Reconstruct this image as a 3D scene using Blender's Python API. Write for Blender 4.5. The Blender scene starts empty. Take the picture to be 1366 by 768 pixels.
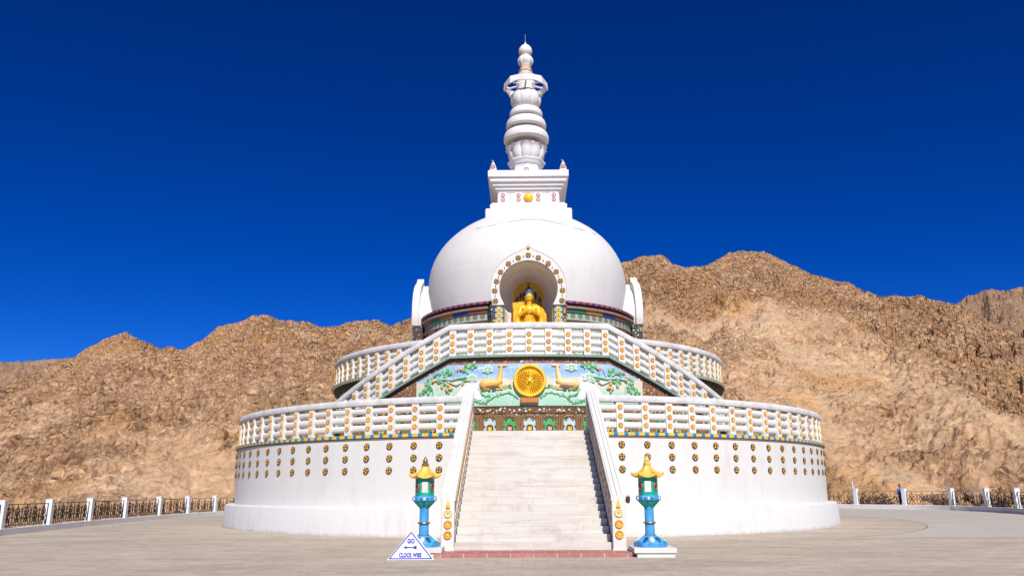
import bpy, math, random
import numpy as np
from math import sin, cos, pi, radians, degrees, sqrt, atan2, hypot
from mathutils import Matrix, Vector
random.seed(7)
sc = bpy.context.scene
COL = sc.collection

# ------------------------------------------------------------------ camera
YAW, PITCH, ROLL = -0.014686, 0.251307, -0.004053
fw = Vector((sin(YAW)*cos(PITCH), cos(YAW)*cos(PITCH), sin(PITCH)))
rt = Vector((cos(YAW), -sin(YAW), 0)); up = rt.cross(fw)
rt2 = rt*cos(ROLL) + up*sin(ROLL); up2 = -rt*sin(ROLL) + up*cos(ROLL)
cd = bpy.data.cameras.new('camera'); cam = bpy.data.objects.new('camera', cd); COL.objects.link(cam)
cam.matrix_world = Matrix(((rt2.x, up2.x, -fw.x, -0.2326), (rt2.y, up2.y, -fw.y, -46.7208), (rt2.z, up2.z, -fw.z, 1.75), (0, 0, 0, 1)))
cd.sensor_width = 36; cd.lens = 1043.68/1366*36; cd.clip_start = .1; cd.clip_end = 9000
sc.camera = cam

# ------------------------------------------------------------------ light
SUN_EL, SUN_AZ = radians(42), radians(10)      # azimuth: from behind the camera towards its right
w = bpy.data.worlds.new('World'); sc.world = w; w.use_nodes = True
nt = w.node_tree; nt.nodes.clear()
sky = nt.nodes.new('ShaderNodeTexSky'); sky.sky_type = 'NISHITA'; sky.sun_disc = False
sky.sun_elevation = SUN_EL; sky.sun_rotation = pi - SUN_AZ
sky.altitude = 3600; sky.air_density = 1.0; sky.dust_density = 0.0; sky.ozone_density = 9.0
hs = nt.nodes.new('ShaderNodeHueSaturation'); hs.inputs['Hue'].default_value = .512; hs.inputs['Saturation'].default_value = 1.22; hs.inputs['Value'].default_value = .62
gm = nt.nodes.new('ShaderNodeGamma'); gm.inputs[1].default_value = 1.22
bg = nt.nodes.new('ShaderNodeBackground'); bg.inputs['Strength'].default_value = 0.105
wo = nt.nodes.new('ShaderNodeOutputWorld')
nt.links.new(sky.outputs[0], hs.inputs['Color']); nt.links.new(hs.outputs[0], gm.inputs[0]); nt.links.new(gm.outputs[0], bg.inputs['Color']); nt.links.new(bg.outputs[0], wo.inputs[0])
sd = bpy.data.lights.new('sun', 'SUN'); sd.energy = 4.6; sd.angle = radians(.5); sd.color = (1, .965, .91)
sun = bpy.data.objects.new('sun', sd); COL.objects.link(sun)
sv = Vector((sin(SUN_AZ)*cos(SUN_EL), -cos(SUN_AZ)*cos(SUN_EL), sin(SUN_EL)))
sun.rotation_euler = sv.to_track_quat('Z', 'Y').to_euler(); sun.location = (20, -60, 60)
sc.view_settings.view_transform = 'Standard'; sc.view_settings.look = 'None'
sc.view_settings.exposure = 0.27; sc.view_settings.gamma = 1; sc.view_settings.use_curve_mapping = False

# ------------------------------------------------------------------ materials
class NT:
    def __init__(s, name, rough=.6, metal=0, spec=.4):
        s.m = bpy.data.materials.new(name); s.m.use_nodes = True; s.t = s.m.node_tree
        s.b = s.t.nodes['Principled BSDF']; s.b.inputs['Roughness'].default_value = rough
        s.b.inputs['Metallic'].default_value = metal; s.b.inputs['Specular IOR Level'].default_value = spec
    def n(s, k, **a):
        x = s.t.nodes.new(k)
        for q, v in a.items(): setattr(x, q, v)
        return x
    def l(s, a, b): s.t.links.new(a, b)
    def co(s, scale=(1, 1, 1), rot=(0, 0, 0)):
        tc = s.n('ShaderNodeTexCoord'); mp = s.n('ShaderNodeMapping'); s.l(tc.outputs['Object'], mp.inputs[0])
        mp.inputs['Scale'].default_value = scale; mp.inputs['Rotation'].default_value = rot
        return mp.outputs[0]
    def noise(s, co, scale, detail=5, rough=.6, dist=0):
        x = s.n('ShaderNodeTexNoise'); s.l(co, x.inputs['Vector']); x.inputs['Scale'].default_value = scale
        x.inputs['Detail'].default_value = detail; x.inputs['Roughness'].default_value = rough; x.inputs['Distortion'].default_value = dist
        return x.outputs[0]
    def ramp(s, f, stops, interp='LINEAR'):
        r = s.n('ShaderNodeValToRGB'); r.color_ramp.interpolation = interp; e = r.color_ramp.elements
        while len(e) < len(stops): e.new(.5)
        for i, (p, c) in enumerate(stops):
            e[i].position = p; e[i].color = (*c, 1) if len(c) == 3 else c
        s.l(f, r.inputs[0]); return r.outputs[0]
    def mix(s, f, a, b, mode='MIX'):
        x = s.n('ShaderNodeMix', data_type='RGBA', blend_type=mode)
        for v, i in ((f, 0), (a, 6), (b, 7)):
            if isinstance(v, (int, float)): x.inputs[i].default_value = v
            elif isinstance(v, tuple): x.inputs[i].default_value = (*v, 1)
            else: s.l(v, x.inputs[i])
        return x.outputs[2]
    def math(s, op, a, b=0., c=None):
        x = s.n('ShaderNodeMath', operation=op)
        for i, v in enumerate((a, b) if c is None else (a, b, c)):
            if isinstance(v, (int, float)): x.inputs[i].default_value = v
            else: s.l(v, x.inputs[i])
        return x.outputs[0]
    def bump(s, h, strength=.3, dist=.02):
        x = s.n('ShaderNodeBump'); x.inputs['Strength'].default_value = strength; x.inputs['Distance'].default_value = dist
        s.l(h, x.inputs['Height']); s.l(x.outputs[0], s.b.inputs['Normal'])
    def color(s, c):
        if isinstance(c, tuple): s.b.inputs['Base Color'].default_value = (*c, 1)
        else: s.l(c, s.b.inputs['Base Color'])
        return s.m

def paint(name, col, var=.12, scale=3., rough=.55, metal=0, streak=False, dark=None, bs=.15, spec=.4, vary=0):
    t = NT(name, rough, metal, spec)
    c = t.co((1, 1, .18) if streak else (1, 1, 1))
    f = t.noise(c, scale, 6, .65)
    d = dark or tuple(x*(1-var*1.6) for x in col)
    cc = t.ramp(f, [(.30, d), (.52, col), (.75, tuple(min(1, x*(1+var*.3)) for x in col))])
    t.bump(t.noise(t.co(), scale*9, 4), bs, .01)
    if vary:
        oi = t.n('ShaderNodeObjectInfo'); cc = t.mix(vary, cc, t.ramp(oi.outputs['Random'], [(0, (.62, .55, .5)), (.5, (1, 1, 1)), (1, (1.05, .9, .8))]), 'MULTIPLY')
    return t.color(cc)

M = {}
def white(name, base=(.645, .63, .595), stain=(.50, .47, .42), amt=.9, foot=0.):
    t = NT(name, .7, 0, .25)
    a = t.noise(t.co((1, 1, .12)), 2.2, 7, .62)          # vertical water streaks
    b = t.noise(t.co(), .6, 4, .6)
    g = t.noise(t.co(), 14, 5, .7)
    f = t.math('MULTIPLY', t.math('SUBTRACT', a, .5), 1.6)
    f = t.math('ADD', f, t.math('MULTIPLY', t.math('SUBTRACT', b, .5), 1.0))
    f = t.math('ADD', f, t.math('MULTIPLY', t.math('SUBTRACT', g, .52), .6))
    f = t.n('ShaderNodeClamp').outputs[0] if False else t.math('MULTIPLY', t.math('MAXIMUM', f, 0.), amt)
    f = t.math('MINIMUM', f, .8)
    t.bump(t.noise(t.co(), 9, 6, .7), .25, .015)
    c = t.mix(f, base, stain)
    if foot:
        tc = t.n('ShaderNodeTexCoord'); sp = t.n('ShaderNodeSeparateXYZ'); t.l(tc.outputs['Object'], sp.inputs[0])
        e = t.math('SUBTRACT', t.math('MULTIPLY', t.noise(t.co((1, 1, .5)), 3.5, 7, .75), foot*2), sp.outputs[2])
        e = t.math('MINIMUM', t.math('MAXIMUM', t.math('MULTIPLY', t.math('SUBTRACT', e, foot*.45), 4.), 0.), .75)
        c = t.mix(e, c, (.36, .31, .26))
    return t.color(c)
M['white'] = white('white_paint')
M['white_wall'] = white('terrace_whitewash', (.65, .635, .60), (.50, .47, .43), .9)
M['white_dome'] = white('dome_whitewash', (.645, .63, .60), (.50, .485, .46), .85)
M['white_plinth'] = white('plinth_whitewash', (.64, .63, .61), (.48, .45, .40), 1.1, .22)
M['white_spire'] = white('spire_whitewash', (.69, .68, .67), (.50, .46, .41), .8)
def capmat():
    t = NT('weathered_cap', .85, 0, .2)
    a = t.noise(t.co(), 1.3, 6, .7); b = t.noise(t.co(), 30, 5, .75)
    c1 = t.ramp(a, [(.3, (.50, .48, .45)), (.55, (.66, .65, .63)), (.75, (.78, .77, .76))])
    c2 = t.ramp(b, [(.34, (.22, .20, .18)), (.47, (1, 1, 1))])
    t.bump(b, .4, .01)
    return t.color(t.mix(.8, c1, c2, 'MULTIPLY'))
M['cap'] = capmat()
M['gold'] = paint('gold_paint', (.86, .50, .03), .12, 6, .36, .1)
M['wheel_gold'] = paint('wheel_gold', (.90, .58, .03), .12, 6, .45)
M['gold_dark'] = paint('shaded_gold', (.46, .29, .025), .25, 5, .5)  # darker gold: the niche's shade is put into the screen colour
M['gold_relief'] = paint('gold_relief', (.82, .46, .02), .22, 4, .34, .2)
M['rosette'] = paint('amber_glaze', (.72, .37, .02), .2, 9, .45, vary=.6)
M['pale_amber'] = paint('pale_amber', (.80, .58, .30), .12, 9, .5)
M['brown'] = paint('brown_glaze', (.075, .035, .018), .3, 9, .5)
M['terracotta'] = paint('terracotta', (.42, .14, .06), .2, 7, .6)
M['med_yellow'] = paint('medallion_yellow', (.76, .46, .04), .15, 9, .45, vary=.6)
M['green_glaze'] = paint('green_glaze', (.02, .20, .08), .25, 9, .4)
M['red_glaze'] = paint('red_glaze', (.40, .025, .02), .2, 9, .4)
M['blue_glaze'] = paint('blue_glaze', (.015, .05, .22), .25, 7, .4)
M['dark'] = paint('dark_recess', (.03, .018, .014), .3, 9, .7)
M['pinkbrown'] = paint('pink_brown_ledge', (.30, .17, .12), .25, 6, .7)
M['green_trim'] = paint('mint_trim', (.34, .46, .36), .25, 14, .6)
M['pink'] = paint('pink_paint', (.75, .33, .33), .15, 9, .5)
M['teal'] = paint('teal_enamel', (.005, .37, .26), .3, 7, .5, bs=.3)
M['blue_post'] = paint('blue_enamel', (.06, .33, .66), .25, 7, .5, bs=.3)
M['yellow_roof'] = paint('yellow_enamel', (.76, .49, .10), .3, 7, .5, dark=(.55, .27, .04))
M['brass'] = paint('old_brass', (.30, .20, .08), .2, 9, .4, .6)
M['navy'] = paint('navy_enamel', (.02, .06, .25), .1, 9, .4)
M['hair'] = paint('blue_hair', (.05, .13, .30), .2, 14, .5)
M['iron'] = paint('rusty_iron', (.05, .027, .018), .3, 12, .7)
M['sign_white'] = paint('sign_white', (.80, .80, .80), .04, 4, .4)
M['sign_blue'] = paint('sign_blue', (.02, .02, .42), .05, 9, .4)
M['sign_side'] = paint('sign_side', (.30, .36, .45), .3, 6, .5)
M['grey'] = paint('grey_metal', (.30, .29, .28), .15, 9, .5)
M['cream'] = paint('niche_plaster', (.80, .72, .63), .08, 2, .75)
M['inkblack'] = paint('black_ink', (.02, .016, .012), .1, 9, .5)
M['wire'] = paint('wire', (.12, .12, .12), .1, 9, .6)
M['deer'] = paint('deer_ochre', (.80, .46, .13), .15, 7, .5)
M['deer_pale'] = paint('deer_pale', (.84, .55, .26), .12, 7, .5)
M['leaf'] = paint('leaf_paint', (.12, .42, .12), .3, 11, .5)
M['leaf_pale'] = paint('pale_leaf_paint', (.30, .56, .32), .25, 11, .5)
M['cloud'] = paint('cloud_paint', (.68, .80, .70), .12, 9, .5)
M['stem'] = paint('stem_paint', (.40, .58, .48), .25, 11, .5)
M['fruit'] = paint('fruit_paint', (.82, .38, .08), .2, 11, .45)
M['hill_white'] = paint('hill_paint', (.80, .78, .80), .06, 6, .6)
M['skin'] = paint('skin', (.30, .15, .09), .1, 9, .5)
M['blackhair'] = paint('black_hair', (.02, .015, .012), .2, 30, .6)
M['cloth_blue'] = paint('blue_cloth', (.02, .09, .42), .15, 9, .8)
M['cloth_dark'] = paint('dark_cloth', (.03, .03, .05), .15, 9, .8)
M['boulder'] = paint('boulder_rock', (.34, .23, .15), .4, 2.2, .9, bs=.8, dark=(.13, .085, .055))
M['twig'] = paint('dry_twig', (.10, .065, .04), .3, 12, .9)
M['palepole'] = paint('pale_pole', (.55, .50, .55), .1, 9, .7)

def cylnodes(t):
    tc = t.n('ShaderNodeTexCoord'); sp = t.n('ShaderNodeSeparateXYZ'); t.l(tc.outputs['Object'], sp.inputs[0])
    az = t.math('ARCTAN2', sp.outputs[0], t.math('MULTIPLY', sp.outputs[1], -1.))
    return az, sp.outputs[2]
def check(name, a, b, period_deg, duty=.5):
    t = NT(name, .45); az, z = cylnodes(t)
    u = t.math('FRACT', t.math('MULTIPLY', az, degrees(1)/period_deg))
    f = t.math('LESS_THAN', u, duty)
    g = t.noise(t.co(), 12, 4)
    c = t.mix(f, a, b); c = t.mix(.5, c, t.ramp(g, [(.3, (.55, .55, .55)), (.6, (1, 1, 1))]), 'MULTIPLY')
    return t.color(c)
M['band_blue'] = check('blue_gold_band', (.005, .24, .50), (.70, .50, .07), 1.52, .6)
M['band_red'] = check('red_blue_band', (.38, .09, .05), (.05, .05, .18), 3.6, .5)
def blocks(name, cols, period_deg):
    t = NT(name, .5); az, z = cylnodes(t)
    u = t.math('FRACT', t.math('MULTIPLY', az, degrees(1)/(period_deg*len(cols))))
    return t.color(t.ramp(u, [(i/len(cols), c) for i, c in enumerate(cols)], 'CONSTANT'))
M['blocks'] = blocks('coloured_blocks', [(.02, .05, .20), (.28, .07, .04), (.02, .16, .08), (.45, .17, .03)], 10.)
def tiles(name, period_deg, z0, h, base, ring, core, base2=None):
    t = NT(name, .45); az, z = cylnodes(t)
    uu = t.math('MULTIPLY', az, degrees(1)/period_deg)
    u = t.math('SUBTRACT', t.math('FRACT', uu), .5)
    v = t.math('DIVIDE', t.math('SUBTRACT', z, z0+h/2), h)
    d = t.math('SQRT', t.math('ADD', t.math('MULTIPLY', u, u), t.math('MULTIPLY', v, v)))
    c = t.ramp(d, [(0, core), (.10, core), (.13, ring), (.20, core), (.25, (.22, .30, .16)), (.31, ring), (.38, base), (1, base2 or base)])
    g = t.noise(t.co(), 30, 3); c = t.mix(.6, c, t.ramp(g, [(.35, (.35, .35, .35)), (.6, (1, 1, 1))]), 'MULTIPLY')
    return t.color(c)
M['tiles'] = tiles('teal_tiles', 4.1, 10.48, .40, (.36, .55, .46), (.14, .08, .05), (.45, .22, .10))
M['flower_tiles'] = tiles('flower_tiles', 4.1, 10.0, .42, (.50, .58, .42), (.55, .36, .03), (.72, .46, .04), (.15, .30, .35))
def mosaic(name, base, scale, cols, thr=.28):
    t = NT(name, .5)
    v = t.n('ShaderNodeTexVoronoi'); t.l(t.co(), v.inputs['Vector']); v.inputs['Scale'].default_value = scale
    v.inputs['Randomness'].default_value = .75
    sp = t.n('ShaderNodeSeparateColor'); t.l(v.outputs['Color'], sp.inputs[0])
    bead = t.ramp(sp.outputs[0], [(i/len(cols), c) for i, c in enumerate(cols)], 'CONSTANT')
    v2 = t.n('ShaderNodeTexVoronoi'); t.l(t.co(), v2.inputs['Vector']); v2.inputs['Scale'].default_value = scale*2.6
    sp2 = t.n('ShaderNodeSeparateColor'); t.l(v2.outputs['Color'], sp2.inputs[0])
    ground = t.mix(sp2.outputs[1], tuple(x*.45 for x in base), tuple(x*1.7 for x in base))
    f = t.math('LESS_THAN', v.outputs['Distance'], thr)
    keep = t.math('GREATER_THAN', sp.outputs[2], .45)
    t.bump(v.outputs['Distance'], .6, .03)
    return t.color(t.mix(t.math('MULTIPLY', f, keep), ground, bead))
BEADS = [(.66, .36, .05), (.72, .70, .66), (.55, .38, .10), (.20, .42, .36), (.75, .42, .30), (.60, .12, .06), (.72, .72, .7)]
M['mosaic'] = mosaic('brown_mosaic', (.20, .10, .055), 7, BEADS, .3)
M['mosaic_fine'] = mosaic('fine_mosaic', (.12, .065, .03), 9, BEADS, .35)
M['flower_mosaic'] = mosaic('bright_mosaic', (.40, .45, .36), 8, [(.72, .44, .03), (.70, .68, .6), (.05, .25, .3), (.72, .44, .03), (.45, .16, .05)], .42)
M['mosaic_dark'] = mosaic('dark_mosaic', (.035, .03, .03), 7, [(.62, .40, .03), (.04, .14, .10), (.60, .40, .04), (.45, .48, .40), (.03, .05, .16), (.40, .15, .05)], .38)
def picture():
    t = NT('painted_landscape', .6); az, z = cylnodes(t)
    n = t.noise(t.co(), 1.7, 5, .6); zz = t.math('ADD', z, t.math('MULTIPLY', t.math('SUBTRACT', n, .5), .55))
    f = t.math('DIVIDE', t.math('SUBTRACT', zz, 5.1), 1.9)
    c = t.ramp(f, [(0, (.33, .56, .41)), (.22, (.38, .60, .46)), (.36, (.46, .62, .49)), (.44, (.62, .57, .44)), (.60, (.68, .58, .44)), (.66, (.36, .50, .62)), (.8, (.25, .41, .62)), (1, (.36, .50, .66))])
    g = t.noise(t.co(), 9, 5, .7)
    c = t.mix(.55, c, t.ramp(g, [(.38, (.80, .84, .86)), (.5, (1, 1, 1)), (.66, (1, 1, 1))]), 'MULTIPLY')
    k = t.noise(t.co((1, 1, 1.3)), 3.2, 5, .7)
    c = t.mix(t.ramp(k, [(.56, (0, 0, 0)), (.68, (.7, .7, .7))]), c, (.74, .76, .80))
    t.bump(g, .5, .03)
    return t.color(c)
M['picture'] = picture()
def marble():
    t = NT('step_marble', .55, 0, .35)
    a = t.noise(t.co((.25, 1, 4)), 2.5, 7, .65, .5)
    tc = t.n('ShaderNodeTexCoord'); sp = t.n('ShaderNodeSeparateXYZ'); t.l(tc.outputs['Object'], sp.inputs[0])
    br = t.n('ShaderNodeTexBrick'); mp = t.n('ShaderNodeCombineXYZ'); t.l(sp.outputs[0], mp.inputs[0])
    t.l(t.math('ADD', t.math('FLOOR', t.math('MULTIPLY', t.math('ADD', sp.outputs[2], .095), 5.)), .5), mp.inputs[1]); t.l(mp.outputs[0], br.inputs['Vector'])
    br.inputs['Scale'].default_value = 1; br.inputs['Brick Width'].default_value = 1.47; br.inputs['Row Height'].default_value = 1.
    br.inputs['Mortar Size'].default_value = .004; br.offset = .07; br.inputs['Bias'].default_value = .1
    br.inputs['Color1'].default_value = (.60, .565, .515, 1); br.inputs['Color2'].default_value = (.555, .52, .47, 1); br.inputs['Mortar'].default_value = (.42, .375, .32, 1)
    s = t.ramp(a, [(.28, (.80, .74, .66)), (.5, (1, 1, 1)), (.8, (1, 1, 1))])
    d = t.noise(t.co((1, 1, 1)), 1.1, 7, .75)
    s2 = t.ramp(d, [(.33, (.80, .76, .70)), (.48, (1, 1, 1))])
    c = t.mix(1, br.outputs['Color'], s, 'MULTIPLY'); c = t.mix(.8, c, s2, 'MULTIPLY')
    t.bump(a, .2, .01)
    return t.color(c)
M['marble'] = marble()
def slab():
    t = NT('red_sandstone', .75)
    br = t.n('ShaderNodeTexBrick'); t.l(t.co(), br.inputs['Vector']); br.inputs['Scale'].default_value = 1
    br.inputs['Brick Width'].default_value = .62; br.inputs['Row Height'].default_value = .62; br.inputs['Mortar Size'].default_value = .012
    br.inputs['Color1'].default_value = (.46, .20, .165, 1); br.inputs['Color2'].default_value = (.38, .155, .13, 1); br.inputs['Mortar'].default_value = (.58, .40, .34, 1)
    n = t.noise(t.co(), 6, 7, .7); s = t.ramp(n, [(.3, (.7, .66, .64)), (.55, (1, 1, 1))])
    t.bump(n, .3, .01)
    return t.color(t.mix(1, br.outputs['Color'], s, 'MULTIPLY'))
M['slab'] = slab()
def paving():
    t = NT('stone_paving', .8, 0, .3)
    tc = t.n('ShaderNodeTexCoord'); sp = t.n('ShaderNodeSeparateXYZ'); t.l(tc.outputs['Object'], sp.inputs[0])
    br = t.n('ShaderNodeTexBrick'); t.l(t.co(), br.inputs['Vector']); br.inputs['Scale'].default_value = 1
    br.inputs['Brick Width'].default_value = .62; br.inputs['Row Height'].default_value = .42; br.inputs['Mortar Size'].default_value = .012
    br.inputs['Mortar Smooth'].default_value = .5; br.inputs['Bias'].default_value = 0
    br.inputs['Color1'].default_value = (.505, .435, .35, 1); br.inputs['Color2'].default_value = (.44, .375, .30, 1); br.inputs['Mortar'].default_value = (.36, .305, .245, 1)
    a = t.noise(t.co((.35, 1, 1)), .45, 7, .7); b = t.noise(t.co(), 2.8, 6, .7)
    c = t.mix(1, br.outputs['Color'], t.ramp(a, [(.3, (.80, .77, .75)), (.5, (1.0, .98, .96)), (.7, (1.14, 1.12, 1.09))]), 'MULTIPLY')
    c = t.mix(.8, c, t.ramp(b, [(.3, (.78, .76, .74)), (.55, (1, 1, 1))]), 'MULTIPLY')
    r = t.math('SQRT', t.math('ADD', t.math('MULTIPLY', sp.outputs[0], sp.outputs[0]), t.math('MULTIPLY', sp.outputs[1], sp.outputs[1])))
    zone = t.math('MULTIPLY', t.math('GREATER_THAN', r, 20.35), t.math('GREATER_THAN', sp.outputs[1], -16.7))
    zone = t.math('MULTIPLY', zone, t.math('GREATER_THAN', sp.outputs[0], 6.))
    edge = t.math('LESS_THAN', t.math('ABSOLUTE', t.math('SUBTRACT', r, 20.3)), .03)
    edge = t.math('MULTIPLY', edge, t.math('MULTIPLY', t.math('GREATER_THAN', sp.outputs[1], -16.7), t.math('GREATER_THAN', sp.outputs[0], 6.)))
    concrete = t.ramp(t.noise(t.co((.4, 1, 1)), .8, 6, .6), [(.3, (.43, .385, .33)), (.7, (.49, .44, .38))])
    c = t.mix(zone, c, concrete); c = t.mix(edge, c, (.20, .175, .15))
    t.bump(t.math('ADD', t.math('MULTIPLY', br.outputs['Fac'], -1.), b), .25, .012)
    return t.color(c)
M['paving'] = paving()
def rock(name, far=0.):
    t = NT(name, .95, 0, .15)
    at = t.n('ShaderNodeAttribute', attribute_name='scree'); sc_ = at.outputs['Fac']
    ao = t.n('ShaderNodeAttribute', attribute_name='ochre')
    a = t.noise(t.co(), .035, 8, .65, .6); b = t.noise(t.co(), .35, 8, .72); g = t.noise(t.co(), 1.0, 7, .8); sp1 = t.noise(t.co(), .55, 6, .85)
    rk = t.ramp(a, [(.30, (.47, .29, .165)), (.45, (.62, .40, .24)), (.58, (.70, .48, .30)), (.72, (.64, .47, .33))])
    vo = t.n('ShaderNodeTexVoronoi', feature='F1'); vc = t.n('ShaderNodeTexVoronoi', feature='DISTANCE_TO_EDGE'); v2 = t.n('ShaderNodeTexVoronoi', feature='F1')
    wn = t.n('ShaderNodeTexNoise'); t.l(t.co(), wn.inputs['Vector']); wn.inputs['Scale'].default_value = .5; wn.inputs['Detail'].default_value = 5
    wv = t.n('ShaderNodeVectorMath', operation='MULTIPLY_ADD'); t.l(wn.outputs['Color'], wv.inputs[0]); wv.inputs[1].default_value = (1.3, 1.3, 1.3); t.l(t.co((1, .8, 1.25), (.3, .5, .2)), wv.inputs[2])
    for q, sc1 in ((vo, .62), (vc, .62), (v2, 1.5)): t.l(wv.outputs[0], q.inputs['Vector']); q.inputs['Scale'].default_value = sc1
    sa = t.n('ShaderNodeSeparateColor'); t.l(vo.outputs['Color'], sa.inputs[0]); sb = t.n('ShaderNodeSeparateColor'); t.l(v2.outputs['Color'], sb.inputs[0])
    stone = t.math('ADD', .70, t.math('ADD', t.math('MULTIPLY', sa.outputs[0], .36), t.math('MULTIPLY', sb.outputs[1], .42)))
    crack_shade = t.ramp(vc.outputs['Distance'], [(0, (.55, .50, .47)), (.04, (1, 1, 1))])  # crevice shade between the stones, painted into the rock colour
    rk = t.mix(.75, rk, crack_shade, 'MULTIPLY')
    cs = t.n('ShaderNodeCombineColor'); [t.l(stone, cs.inputs[i]) for i in range(3)]
    rk = t.mix(.9, rk, cs.outputs[0], 'MULTIPLY')
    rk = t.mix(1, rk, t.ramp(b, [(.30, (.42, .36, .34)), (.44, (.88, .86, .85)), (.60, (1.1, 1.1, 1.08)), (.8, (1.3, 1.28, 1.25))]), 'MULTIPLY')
    rk = t.mix(.9, rk, t.ramp(g, [(.34, (.28, .24, .23)), (.44, (.92, .92, .92)), (.7, (1.22, 1.2, 1.18))]), 'MULTIPLY')  # dark specks in the colour stand in for shadowed nooks
    se = t.ramp(a, [(.35, (.45, .31, .195)), (.6, (.52, .375, .24)), (.75, (.46, .355, .26))])
    se = t.mix(.9, se, t.ramp(g, [(.36, (.45, .40, .37)), (.44, (.95, .95, .95)), (.6, (1, 1, 1)), (.7, (1.15, 1.15, 1.15))]), 'MULTIPLY')
    se = t.mix(.8, se, t.ramp(sp1, [(.36, (.50, .45, .42)), (.43, (1, 1, 1))]), 'MULTIPLY')
    se = t.mix(.45, se, cs.outputs[0], 'MULTIPLY')
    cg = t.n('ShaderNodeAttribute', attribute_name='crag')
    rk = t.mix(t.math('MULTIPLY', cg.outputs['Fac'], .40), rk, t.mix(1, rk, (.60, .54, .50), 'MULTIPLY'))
    c = t.mix(sc_, rk, se)
    c = t.mix(t.math('MULTIPLY', ao.outputs['Fac'], .75), c, t.mix(1, (.62, .36, .16), t.ramp(g, [(.35, (.7, .7, .7)), (.5, (1, 1, 1))]), 'MULTIPLY'))
    if far: c = t.mix(far, c, (.36, .245, .185))
    c = t.mix(1, c, (.93, .875, .815), 'MULTIPLY')
    h = t.math('ADD', t.math('ADD', t.math('MULTIPLY', b, 1.5), t.math('MULTIPLY', g, .4)), t.math('ADD', t.math('MULTIPLY', t.math('MINIMUM', vc.outputs['Distance'], .25), 1.8), t.math('MULTIPLY', sb.outputs[1], .25)))
    bp = t.n('ShaderNodeBump'); bp.inputs['Distance'].default_value = 1.2; t.l(h, bp.inputs['Height'])
    t.l(t.math('SUBTRACT', 1., t.math('MULTIPLY', sc_, .7)), bp.inputs['Strength']); t.l(bp.outputs[0], t.b.inputs['Normal'])
    return t.color(c)
M['rock'] = rock('mountain_rock'); M['rock_far'] = rock('far_mountain_rock', .6)

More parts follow.
